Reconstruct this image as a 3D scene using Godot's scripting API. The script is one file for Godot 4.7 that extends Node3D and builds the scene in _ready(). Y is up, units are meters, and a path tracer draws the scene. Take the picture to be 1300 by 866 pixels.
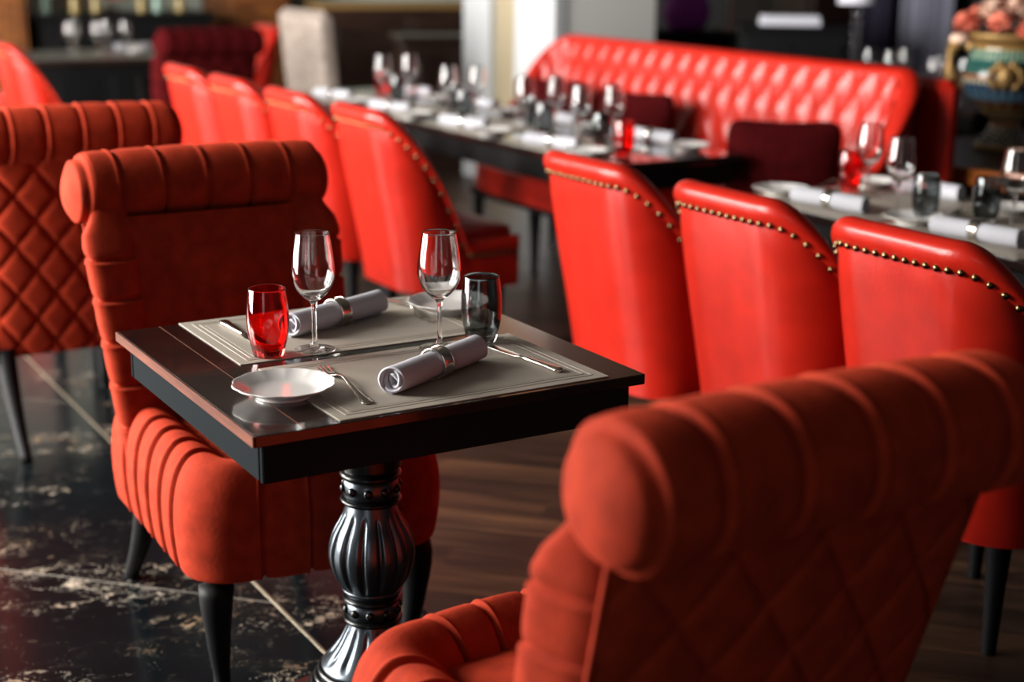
extends Node3D
# A restaurant corner by day: velvet chairs round a laid table for two, rows of leather tub chairs, a long sofa, laid tables.
# World axes follow the table for two: its centre is the origin, x runs along its near edge, z towards the viewer's side.

const TT := 0.75            # height of the dining tables
const WIN_Z := [-5.8, -4.0, -1.8, 3.35]  # the last window is unseen, added as fill for the sides facing it

# ------------------------------------------------------------------ mesh builder
class MB:
	var v := PackedVector3Array()
	var n := PackedVector3Array()
	var uv := PackedVector2Array()
	var ix := PackedInt32Array()

	# A sheet of us.size() x vs.size() points; wu / wv close it round. disp(u, v) moves it along its normal.
	func sheet(us: PackedFloat32Array, vs: PackedFloat32Array, f: Callable, wu := false, wv := false, disp = null, uvs := Vector2.ONE) -> void:
		var nu := us.size()
		var nv := vs.size()
		var p := PackedVector3Array()
		p.resize(nu * nv)
		for i in nu:
			for j in nv:
				p[i * nv + j] = f.call(us[i], vs[j])
		var nn := _normals(p, nu, nv, wu, wv)
		var s := _sign(p, nn)
		if disp != null:
			for i in nu:
				for j in nv:
					p[i * nv + j] += nn[i * nv + j] * (s * float(disp.call(us[i], vs[j])))
			nn = _normals(p, nu, nv, wu, wv)
			s = _sign(p, nn)
		var base := v.size()
		v.append_array(p)
		for k in nn.size():
			n.append(nn[k] * s)
		for i in nu:
			for j in nv:
				uv.append(Vector2(us[i], vs[j]) * uvs)
		for i in (nu if wu else nu - 1):
			var i2 := (i + 1) % nu
			for j in (nv if wv else nv - 1):
				var j2 := (j + 1) % nv
				var a := base + i * nv + j
				var b := base + i2 * nv + j
				var c := base + i2 * nv + j2
				var d := base + i * nv + j2
				if s > 0:
					ix.append_array([a, c, b, a, d, c])
				else:
					ix.append_array([a, b, c, a, c, d])

	func _normals(p: PackedVector3Array, nu: int, nv: int, wu: bool, wv: bool) -> PackedVector3Array:
		var r := PackedVector3Array()
		r.resize(nu * nv)
		for i in nu:
			var ia := (i - 1 + nu) % nu if wu else maxi(i - 1, 0)
			var ib := (i + 1) % nu if wu else mini(i + 1, nu - 1)
			for j in nv:
				var ja := (j - 1 + nv) % nv if wv else maxi(j - 1, 0)
				var jb := (j + 1) % nv if wv else mini(j + 1, nv - 1)
				var du := p[ib * nv + j] - p[ia * nv + j]
				var dv := p[i * nv + jb] - p[i * nv + ja]
				if du.length_squared() < 1e-14:
					var jj := 1 if j == 0 else (nv - 2 if j == nv - 1 else j)
					du = p[ib * nv + jj] - p[ia * nv + jj]
				if dv.length_squared() < 1e-14:
					var ii := 1 if i == 0 else (nu - 2 if i == nu - 1 else i)
					dv = p[ii * nv + jb] - p[ii * nv + ja]
				var c := du.cross(dv)
				r[i * nv + j] = c.normalized() if c.length_squared() > 1e-24 else Vector3.UP
		return r

	func _sign(p: PackedVector3Array, nn: PackedVector3Array) -> float:
		var c := Vector3.ZERO
		for q in p:
			c += q
		c /= float(p.size())
		var t := 0.0
		for k in p.size():
			t += (p[k] - c).dot(nn[k])
		return 1.0 if t >= 0.0 else -1.0

	static func lin(count: int, wrap := false) -> PackedFloat32Array:
		var a := PackedFloat32Array()
		for i in count:
			a.append(float(i) / float(count if wrap else count - 1))
		return a

	# Surface of revolution about y; lobes(angle, t) may scale the radius.
	func lathe(prof: Array, seg := 32, lobes = null, at := Vector3.ZERO, uvs := Vector2.ONE) -> void:
		var last := prof.size() - 1
		sheet(lin(seg + 1), lin(prof.size()), func(u, w):
			var q: Vector2 = prof[roundi(w * last)]
			var a: float = -u * TAU
			var r := q.x
			if lobes != null:
				r *= float(lobes.call(a, q.y))
			return at + Vector3(cos(a) * r, q.y, sin(a) * r), false, false, null, uvs)
		# weld the seam's normals
		var nv := prof.size()
		var start := v.size() - (seg + 1) * nv
		for j in nv:
			var m := (n[start + j] + n[start + seg * nv + j]).normalized()
			n[start + j] = m
			n[start + seg * nv + j] = m

	# Round tube along points, with a radius for each (Vector2 for an oval: across, up).
	func tube(pts: Array, rad: Array, seg := 10, up := Vector3.UP) -> void:
		var path := []
		var rr := []
		path.append(pts[0]); rr.append(Vector2.ZERO)
		for i in pts.size():
			path.append(pts[i])
			rr.append(rad[i] if rad[i] is Vector2 else Vector2(rad[i], rad[i]))
		path.append(pts[-1]); rr.append(Vector2.ZERO)
		var np := path.size()
		sheet(lin(np), lin(seg, true), func(u, w):
			var i := roundi(u * (np - 1))
			var k := clampi(i - 1, 0, pts.size() - 1)
			var t: Vector3 = (pts[mini(k + 1, pts.size() - 1)] - pts[maxi(k - 1, 0)]).normalized()
			var ref := up if absf(t.dot(up)) < 0.95 else Vector3.RIGHT
			var side := t.cross(ref).normalized()
			var top := side.cross(t).normalized()
			var a: float = w * TAU
			return path[i] + side * cos(a) * rr[i].x + top * sin(a) * rr[i].y, false, true)

	func tri(a: Vector3, b: Vector3, c: Vector3, out: Vector3) -> void:
		var m := (b - a).cross(c - a)
		if m.dot(out) < 0:
			var t := b
			b = c
			c = t
			m = -m
		m = m.normalized()
		var k := v.size()
		for q in [a, b, c]:
			v.append(q)
			n.append(m)
			var ax := m.abs()
			uv.append(Vector2(q.z, q.y) if ax.x > ax.y and ax.x > ax.z else (Vector2(q.x, q.z) if ax.y > ax.z else Vector2(q.x, q.y)))
		ix.append_array([k, k + 2, k + 1])

	# Chamfered box.
	func box(c: Vector3, s: Vector3, b := 0.004, basis := Basis.IDENTITY) -> void:
		var h := s / 2.0
		b = minf(b, minf(h.x, minf(h.y, h.z)) * 0.9)
		var q := func(sx, sy, sz, ax):
			var r := Vector3(sx * (h.x - b), sy * (h.y - b), sz * (h.z - b))
			r[ax] = [sx, sy, sz][ax] * h[ax]
			return c + basis * r
		for ax in 3:
			for s1 in [-1, 1]:
				var cs := []
				for k in [[-1, -1], [1, -1], [1, 1], [-1, 1]]:
					var g := [0, 0, 0]
					g[ax] = s1
					g[(ax + 1) % 3] = k[0]
					g[(ax + 2) % 3] = k[1]
					cs.append(q.call(g[0], g[1], g[2], ax))
				var o := Vector3.ZERO
				o[ax] = s1
				o = basis * o
				tri(cs[0], cs[1], cs[2], o)
				tri(cs[0], cs[2], cs[3], o)
		for ax in 3:
			var a1 := (ax + 1) % 3
			var a2 := (ax + 2) % 3
			for s1 in [-1, 1]:
				for s2 in [-1, 1]:
					var e := []
					for t in [-1, 1]:
						var g := [0, 0, 0]
						g[ax] = t
						g[a1] = s1
						g[a2] = s2
						e.append(q.call(g[0], g[1], g[2], a1))
						e.append(q.call(g[0], g[1], g[2], a2))
					var o := Vector3.ZERO
					o[a1] = s1
					o[a2] = s2
					o = basis * o
					tri(e[0], e[1], e[3], o)
					tri(e[0], e[3], e[2], o)
		for sx in [-1, 1]:
			for sy in [-1, 1]:
				for sz in [-1, 1]:
					tri(q.call(sx, sy, sz, 0), q.call(sx, sy, sz, 1), q.call(sx, sy, sz, 2), basis * Vector3(sx, sy, sz))

	# Upright prism over a convex outline in x and z.
	func slab(poly: Array, y0: float, y1: float) -> void:
		var c := Vector2.ZERO
		for p in poly:
			c += p / float(poly.size())
		var m := poly.size()
		for i in m:
			var a: Vector2 = poly[i]
			var b: Vector2 = poly[(i + 1) % m]
			var o2 := (a + b) / 2.0 - c
			var o := Vector3(o2.x, 0, o2.y)
			tri(Vector3(a.x, y0, a.y), Vector3(b.x, y0, b.y), Vector3(b.x, y1, b.y), o)
			tri(Vector3(a.x, y0, a.y), Vector3(b.x, y1, b.y), Vector3(a.x, y1, a.y), o)
			for yy in [y0, y1]:
				tri(Vector3(c.x, yy, c.y), Vector3(a.x, yy, a.y), Vector3(b.x, yy, b.y), Vector3(0, yy - (y0 + y1) / 2.0, 0))

	func done() -> ArrayMesh:
		var arr := []
		arr.resize(Mesh.ARRAY_MAX)
		arr[Mesh.ARRAY_VERTEX] = v
		arr[Mesh.ARRAY_NORMAL] = n
		arr[Mesh.ARRAY_TEX_UV] = uv
		arr[Mesh.ARRAY_INDEX] = ix
		var m := ArrayMesh.new()
		m.add_surface_from_arrays(Mesh.PRIMITIVE_TRIANGLES, arr)
		return m

# ------------------------------------------------------------------ scene helpers
var used := {}
var M := {}
var proto := {}

func numbered(called: String) -> String:
	if not used.has(called):
		used[called] = 0
		return called
	used[called] += 1
	return "%s_%03d" % [called, used[called]]

func metas(o: Node3D, label: String, category: String, group := "") -> Node3D:
	o.set_meta("label", label)
	o.set_meta("category", category)
	if group:
		o.set_meta("group", group)
	elif o.has_meta("group"):
		o.remove_meta("group")
	return o

func thing(called: String, label := "", category := "", at := Vector3.ZERO, turn := 0.0, group := "") -> Node3D:
	var o := Node3D.new()
	o.name = numbered(called)
	add_child(o, true)
	o.position = at
	o.rotation.y = turn
	if label:
		metas(o, label, category, group)
	return o

func part(called: String, mesh, m: Material, parent: Node3D, at := Vector3.ZERO) -> MeshInstance3D:
	var o := MeshInstance3D.new()
	o.name = called
	o.mesh = mesh.done() if mesh is MB else mesh
	o.material_override = m
	o.position = at
	parent.add_child(o, true)
	return o

func solo(called: String, mesh, m: Material, label: String, category: String, at := Vector3.ZERO, turn := 0.0, group := "") -> MeshInstance3D:
	var o := part(numbered(called), mesh, m, self, at)
	o.rotation.y = turn
	metas(o, label, category, group)
	return o

func struct(called: String, mesh, m: Material) -> MeshInstance3D:
	var o := part(called, mesh, m, self)
	o.set_meta("kind", "structure")
	return o

# First use places the model itself, later ones a copy of it with its parts.
func place(key: String, called: String, label: String, category: String, at: Vector3, turn := 0.0, group := "") -> Node3D:
	var o: Node3D = proto[key]
	if o.get_parent() == null:
		add_child(o, true)
	else:
		o = o.duplicate()
		add_child(o, true)
	o.name = numbered(called)
	o.position = at
	o.rotation = Vector3(0, turn, 0)
	return metas(o, label, category, group)

func loose(_key: String) -> Node3D:
	var o := Node3D.new()
	proto[_key] = o
	return o

func smooth(a: float, b: float, x: float) -> float:
	var t := clampf((x - a) / (b - a), 0.0, 1.0)
	return t * t * (3.0 - 2.0 * t)

func sgnpow(x: float, e: float) -> float:
	return signf(x) * pow(absf(x), e)

# A smooth line through control points (Catmull-Rom), k steps between each two.
func curve(pts: Array, k := 6) -> Array:
	var r := []
	for i in pts.size() - 1:
		var a = pts[maxi(i - 1, 0)]
		var b = pts[i]
		var c = pts[i + 1]
		var d = pts[mini(i + 2, pts.size() - 1)]
		for s in k:
			var t := float(s) / k
			r.append(0.5 * ((2.0 * b) + (c - a) * t + (2.0 * a - 5.0 * b + 4.0 * c - d) * t * t + (3.0 * b - a - 3.0 * c + d) * t * t * t))
	r.append(pts[-1])
	return r

# ------------------------------------------------------------------ materials
func noise_tex(freq: float, ramp: Array, size := 512, type := FastNoiseLite.TYPE_SIMPLEX_SMOOTH, octaves := 4, sd := 1) -> NoiseTexture2D:
	var f := FastNoiseLite.new()
	f.seed = sd
	f.noise_type = type
	f.frequency = freq
	f.fractal_octaves = octaves
	var t := NoiseTexture2D.new()
	t.width = size
	t.height = size
	t.seamless = true
	t.noise = f
	if ramp.size():
		var g := Gradient.new()
		g.offsets = PackedFloat32Array([0.0, 1.0])
		g.colors = PackedColorArray([ramp[0], ramp[1]])
		t.color_ramp = g
	return t

func mat(c: Color, rough := 0.6, metal := 0.0) -> StandardMaterial3D:
	var m := StandardMaterial3D.new()
	m.albedo_color = c
	m.roughness = rough
	m.metallic = metal
	return m

func tri_tex(m: StandardMaterial3D, t: Texture2D, scale: float) -> StandardMaterial3D:
	m.albedo_texture = t
	m.uv1_triplanar = true
	m.uv1_scale = Vector3.ONE * scale
	return m

func img_tex(im: Image) -> ImageTexture:
	return ImageTexture.create_from_image(im)

func marble_image(px: int) -> Image:
	var im := Image.create(px, px, false, Image.FORMAT_RGB8)
	var a := FastNoiseLite.new()
	a.seed = 11; a.frequency = 1.0; a.fractal_octaves = 3
	a.noise_type = FastNoiseLite.TYPE_SIMPLEX_SMOOTH
	var b := FastNoiseLite.new()
	b.seed = 23; b.frequency = 1.0; b.fractal_octaves = 4
	b.noise_type = FastNoiseLite.TYPE_SIMPLEX_SMOOTH
	var c := FastNoiseLite.new()
	c.seed = 37; c.frequency = 1.0; c.fractal_octaves = 2
	c.noise_type = FastNoiseLite.TYPE_SIMPLEX_SMOOTH
	for y in px:
		for x in px:
			var wx := 3.2 * x / px
			var wz := 3.2 * y / px
			var al := wx * 0.92 + wz * 0.39
			var ac := -wx * 0.39 + wz * 0.92
			var w := b.get_noise_2d(al * 2.2 + 9.0, ac * 4.0)
			var w2 := b.get_noise_2d(al * 7.0 + 40.0, ac * 7.0 + 3.0)
			var mask := smooth(-0.20, 0.30, c.get_noise_2d(al * 1.4 + 5.0, ac * 3.0))
			var r1 := 1.0 - absf(a.get_noise_2d(al * 1.1, ac * 6.5 + w * 1.6)) * 2.0
			var v1 := smooth(0.945, 0.995, r1) * (0.35 + 0.65 * mask)
			var r2 := 1.0 - absf(a.get_noise_2d(al * 2.6 + 70.0 + w2 * 0.9, ac * 12.0 + w * 2.6)) * 2.0
			var v2 := smooth(0.885, 0.985, r2) * mask
			var r3 := 1.0 - absf(c.get_noise_2d(al * 5.5 + 11.0 + w * 1.5, ac * 9.0 + w2 * 2.0)) * 2.0
			var v3 := smooth(0.93, 0.995, r3) * mask * 0.8
			var cl := smooth(0.30, 0.55, b.get_noise_2d(al * 6.0 + 21.0, ac * 18.0 + 8.0)) * mask * 0.6
			var r4 := 1.0 - absf(b.get_noise_2d(al * 0.9 + 61.0 + w2 * 0.35, ac * 4.2 + w * 0.8 + 13.0)) * 2.0
			var v4 := smooth(0.972, 0.998, r4) * (0.45 + 0.55 * mask)
			var k := clampf(maxf(maxf(v4, v3 * clampf(0.4 + 2.0 * w2, 0.0, 1.0)), maxf(v1 * clampf(0.55 + 1.6 * w2, 0.1, 1.0), maxf(v2 * clampf(0.5 + 2.0 * w2, 0.0, 1.0), cl * clampf(0.2 + 2.4 * w2, 0.0, 1.0)))), 0.0, 1.0)
			var cloud := 0.5 + 0.5 * w
			var base := Color(0.030, 0.046, 0.055).lerp(Color(0.05, 0.07, 0.08), cloud)
			var vein := Color(0.80, 0.74, 0.66).lerp(Color(0.55, 0.44, 0.34), clampf(0.5 + 1.6 * w, 0, 1))
			im.set_pixel(x, y, base.lerp(vein, k))
	return im

func wood_image(px: int, dark: Color, light: Color, sd: int, stripes := 26.0) -> Image:
	var im := Image.create(px, px, false, Image.FORMAT_RGB8)
	var a := FastNoiseLite.new()
	a.seed = sd; a.frequency = 1.0; a.fractal_octaves = 3
	a.noise_type = FastNoiseLite.TYPE_SIMPLEX_SMOOTH
	for y in px:
		for x in px:
			var u := float(x) / px
			var w := float(y) / px
			var g := a.get_noise_2d(u * 2.0, w * stripes) * 0.6 + a.get_noise_2d(u * 7.0 + 9.0, w * stripes * 4.0) * 0.3 + a.get_noise_2d(u * 1.5 + 30.0, w * 4.0) * 0.5
			im.set_pixel(x, y, dark.lerp(light, clampf(0.5 + g * 0.9, 0, 1)))
	return im

func weave_image(hi: Color, lo: Color, cell: int, reps: int) -> Image:
	var px := cell * reps
	var im := Image.create(px, px, false, Image.FORMAT_RGB8)
	for y in px:
		for x in px:
			var over := (x / cell + y / cell) % 2 == 0
			var fx := absf((x % cell) + 0.5 - cell / 2.0) / (cell / 2.0)
			var fy := absf((y % cell) + 0.5 - cell / 2.0) / (cell / 2.0)
			var h := 1.0 - pow(fx if over else fy, 2.0) * 0.55 - pow(fy if over else fx, 4.0) * 0.5
			im.set_pixel(x, y, lo.lerp(hi, clampf(h, 0, 1)))
	return im

func vase_image() -> Image:
	var w := 512
	var h := 256
	var im := Image.create(w, h, false, Image.FORMAT_RGB8)
	var teal := Color(0.07, 0.24, 0.25)
	var navy := Color(0.08, 0.16, 0.28)
	var cream := Color(0.75, 0.72, 0.60)
	var rust := Color(0.52, 0.24, 0.10)
	var gold := Color(0.55, 0.40, 0.18)
	var green := Color(0.20, 0.42, 0.34)
	for y in h:
		var t := 1.0 - float(y) / h
		for x in w:
			var u := float(x) / w
			var c := teal
			var z16 := absf(fposmod(u * 16.0, 1.0) - 0.5) * 2.0
			var z32 := absf(fposmod(u * 32.0, 1.0) - 0.5) * 2.0
			var z48 := absf(fposmod(u * 48.0, 1.0) - 0.5) * 2.0
			if t < 0.05: c = gold
			elif t < 0.20: c = [navy, cream, rust, green, navy][(int(u * 44.0) + int(t * 70.0) * 2) % 5]
			elif t < 0.27: c = rust.lerp(cream, 0.35)
			elif t < 0.345: c = cream
			elif t < 0.44: c = gold.lerp(cream, 0.5) if z16 > (t - 0.345) / 0.095 else rust
			elif t < 0.59: c = navy if z32 < (t - 0.44) / 0.15 else Color(0.42, 0.56, 0.64)
			elif t < 0.63: c = cream if z48 > 0.35 else navy
			elif t < 0.665: c = rust if z48 > 0.2 else gold
			elif t < 0.79: c = teal if fposmod(u * 64.0 + t * 40.0, 1.0) > 0.22 else green
			elif t < 0.88: c = Color(0.42, 0.50, 0.42) if z48 > 0.3 else teal
			elif t < 0.90: c = gold
			else: c = Color(0.36, 0.27, 0.15)
			im.set_pixel(x, y, c)
	return im

func make_materials() -> void:
	var vn := noise_tex(0.012, [Color(0.74, 0.72, 0.72), Color(1, 1, 1)], 512)
	var fine := noise_tex(0.12, [], 256, FastNoiseLite.TYPE_SIMPLEX_SMOOTH, 3, 5)
	var velvet := tri_tex(mat(Color(0.66, 0.205, 0.108), 0.88), vn, 3.0)
	velvet.metallic_specular = 0.25
	velvet.rim_enabled = true
	velvet.rim = 1.0
	velvet.rim_tint = 1.0
	velvet.heightmap_enabled = true
	velvet.heightmap_texture = fine
	velvet.heightmap_scale = 0.05
	M.velvet = velvet
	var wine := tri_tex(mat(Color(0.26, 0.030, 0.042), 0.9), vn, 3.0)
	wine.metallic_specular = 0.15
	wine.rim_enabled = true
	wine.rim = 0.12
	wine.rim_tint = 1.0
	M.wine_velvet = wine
	var ln := noise_tex(0.008, [Color(0.86, 0.82, 0.82), Color(1, 1, 1)], 512, FastNoiseLite.TYPE_SIMPLEX_SMOOTH, 3, 3)
	var leather := tri_tex(mat(Color(0.69, 0.125, 0.072), 0.31), ln, 2.0)
	leather.metallic_specular = 0.4
	leather.heightmap_enabled = true
	leather.heightmap_texture = noise_tex(0.09, [], 512, FastNoiseLite.TYPE_CELLULAR, 2, 8)
	leather.heightmap_scale = 0.03
	M.leather = leather
	M.cream = tri_tex(mat(Color(0.62, 0.57, 0.53), 0.85), vn, 2.0)
	M.purple = mat(Color(0.62, 0.20, 0.62), 0.7)
	M.black_wood = mat(Color(0.028, 0.028, 0.034), 0.6)
	M.black_wood.metallic_specular = 0.3
	M.apron = mat(Color(0.10, 0.115, 0.125), 0.75)
	M.apron.metallic_specular = 0.1
	var top := mat(Color(1, 1, 1), 0.20)
	top.albedo_texture = img_tex(wood_image(512, Color(0.085, 0.055, 0.050), Color(0.15, 0.10, 0.085), 4))
	top.clearcoat_enabled = true
	top.clearcoat = 0.7
	top.clearcoat_roughness = 0.06
	top.uv1_scale = Vector3(1.4, 1.4, 1)
	M.table_top = top
	var band := mat(Color(1, 1, 1), 0.6)
	band.metallic_specular = 0.25
	band.albedo_texture = img_tex(wood_image(256, Color(0.30, 0.15, 0.10), Color(0.46, 0.25, 0.17), 9, 14.0))
	band.uv1_scale = Vector3(2, 3, 1)
	M.lit_edge_band = band  # lighter red-brown, light on the left table edge put into the wood colour
	var planks := []
	for k in 3:
		var pm := mat(Color(1, 1, 1), 0.42)
		pm.albedo_texture = img_tex(wood_image(256, [Color(0.13, 0.085, 0.062), Color(0.17, 0.11, 0.08), Color(0.11, 0.07, 0.05)][k], [Color(0.30, 0.20, 0.14), Color(0.36, 0.25, 0.17), Color(0.24, 0.16, 0.11)][k], 40 + k, 10.0))
		planks.append(pm)
	M.planks = planks
	var marble := mat(Color(1, 1, 1), 0.20)
	marble.metallic_specular = 0.28
	marble.albedo_texture = img_tex(marble_image(1200))
	marble.uv1_triplanar = true
	marble.uv1_world_triplanar = true
	marble.uv1_scale = Vector3.ONE * 0.3125
	marble.uv1_offset = Vector3(0.75, 0, -0.04)
	M.marble = marble
	M.grout = mat(Color(0.58, 0.55, 0.51), 0.6)
	M.brass_strip = mat(Color(0.62, 0.58, 0.50), 0.35, 0.6)
	M.silver = mat(Color(0.82, 0.80, 0.77), 0.16, 1.0)
	M.pewter = mat(Color(0.30, 0.325, 0.35), 0.30, 0.9)
	M.pewter_dark = mat(Color(0.035, 0.04, 0.045), 0.28, 0.3)
	M.brass = mat(Color(0.40, 0.33, 0.23), 0.22, 1.0)
	M.gold = mat(Color(0.60, 0.47, 0.28), 0.5, 0.5)
	M.china = mat(Color(0.90, 0.89, 0.88), 0.22)
	M.china.clearcoat_enabled = true
	M.china.clearcoat = 0.5
	M.china.clearcoat_roughness = 0.08
	var linen := mat(Color(0.71, 0.71, 0.74), 0.9)
	linen.heightmap_enabled = true
	linen.heightmap_texture = fine
	linen.heightmap_scale = 0.02
	linen.uv1_triplanar = true
	linen.uv1_scale = Vector3.ONE * 4.0
	M.linen = linen
	M.linen_white = mat(Color(0.80, 0.80, 0.84), 0.9)
	var weave := weave_image(Color(0.70, 0.66, 0.61), Color(0.42, 0.40, 0.37), 8, 8)
	var rough_weave := weave_image(Color(0.76, 0.72, 0.66), Color(0.28, 0.26, 0.25), 8, 8)
	var mt := mat(Color(1, 1, 1), 0.55)
	mt.albedo_texture = img_tex(weave)
	mt.uv1_triplanar = true
	mt.uv1_scale = Vector3.ONE * 90.0
	M.mat_inner = mt
	var mo := mat(Color(1, 1, 1), 0.55)
	mo.albedo_texture = img_tex(rough_weave)
	mo.uv1_triplanar = true
	mo.uv1_scale = Vector3.ONE * 42.0
	M.mat_border = mo
	var glass := mat(Color(1, 1, 1, 0.0), 0.0)
	glass.refraction_enabled = true
	glass.refraction_scale = 0.05
	M.glass = glass
	var red := glass.duplicate()
	red.albedo_color = Color(1.0, 0.30, 0.27, 0.0)
	M.red_glass = red
	var smoke := glass.duplicate()
	smoke.albedo_color = Color(0.60, 0.62, 0.62, 0.0)
	M.smoke_glass = smoke
	var pane := mat(Color(1, 1, 1, 0.05), 0.05)
	pane.transparency = BaseMaterial3D.TRANSPARENCY_ALPHA
	M.pane = pane
	M.wall_dark = mat(Color(0.10, 0.09, 0.10), 0.8)
	M.wall_light = mat(Color(0.24, 0.23, 0.23), 0.9)
	M.wall_warm = tri_tex(mat(Color(0.42, 0.36, 0.32), 0.9), vn, 1.0)
	M.wall_pale = mat(Color(0.70, 0.73, 0.69), 0.9)
	M.white_paint = mat(Color(0.68, 0.69, 0.70), 0.7)
	M.khaki = mat(Color(0.60, 0.55, 0.45), 0.8)
	M.grey_paint = mat(Color(0.82, 0.82, 0.81), 0.8)
	M.ceiling = mat(Color(0.24, 0.22, 0.20), 0.9)
	var oak := mat(Color(1, 1, 1), 0.5)
	oak.albedo_texture = img_tex(wood_image(256, Color(0.32, 0.17, 0.07), Color(0.55, 0.33, 0.15), 17, 12.0))
	M.oak = oak
	var gw := oak.duplicate()
	gw.albedo_color = Color(1.25, 1.15, 1.0)
	gw.roughness = 0.3
	M.lit_oak = gw  # oak brightened, the light missing on the rim put into its colour
	var walnut := mat(Color(1, 1, 1), 0.35)
	walnut.albedo_texture = img_tex(wood_image(256, Color(0.10, 0.06, 0.045), Color(0.20, 0.125, 0.09), 19, 12.0))
	M.walnut = walnut
	var vase := mat(Color(1, 1, 1), 0.22)
	vase.albedo_texture = img_tex(vase_image())
	M.vase = vase
	M.coral = mat(Color(0.84, 0.45, 0.36), 0.8)
	M.blush = mat(Color(0.86, 0.72, 0.64), 0.8)
	M.leaf = mat(Color(0.09, 0.12, 0.07), 0.6)
	M.seed = mat(Color(0.10, 0.07, 0.06), 0.8)
	M.curtain_purple = mat(Color(0.10, 0.07, 0.17), 0.8)
	var sheer := mat(Color(0.46, 0.46, 0.52), 0.8)
	sheer.backlight_enabled = true
	sheer.backlight = Color(0.3, 0.3, 0.34)
	M.sheer = sheer
	M.red_shade = mat(Color(0.72, 0.16, 0.14), 0.8)
	M.bottle_green = mat(Color(0.45, 0.55, 0.50), 0.15)
	M.bottle_gold = mat(Color(0.50, 0.42, 0.18), 0.2)

# ------------------------------------------------------------------ velvet dining chair (front towards +z)
const V_LEAN0 := -0.2066

func v_lean(y: float) -> float:
	return V_LEAN0 - 0.29 * (y - 0.27) 

func seam_set(t: float, seams: Array) -> float:
	var best := 9.0
	for s in seams:
		if absf(t - s) < absf(best):
			best = t - s
	return best

# groove with a raised welt on one side, d in metres from the seam
func seam_shape(d: float, depth := 0.007) -> float:
	return -depth * exp(-pow(d / 0.0055, 2.0)) + depth * 0.55 * exp(-pow((d + 0.010) / 0.0048, 2.0)) - depth * 0.35 * exp(-pow(d / 0.020, 2.0))

func spread(a: float, b: float, seams: Array, coarse: int, w: float) -> PackedFloat32Array:
	var l := []
	for i in coarse + 1:
		l.append(lerpf(a, b, float(i) / coarse))
	for s in seams:
		for k in [-3.2, -2.4, -1.8, -1.3, -0.9, -0.5, -0.2, 0.0, 0.25, 0.6, 1.0, 1.6, 2.4]:
			var x: float = s + k * w
			if x > a and x < b:
				l.append(x)
	l.sort()
	return PackedFloat32Array(l)

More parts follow.
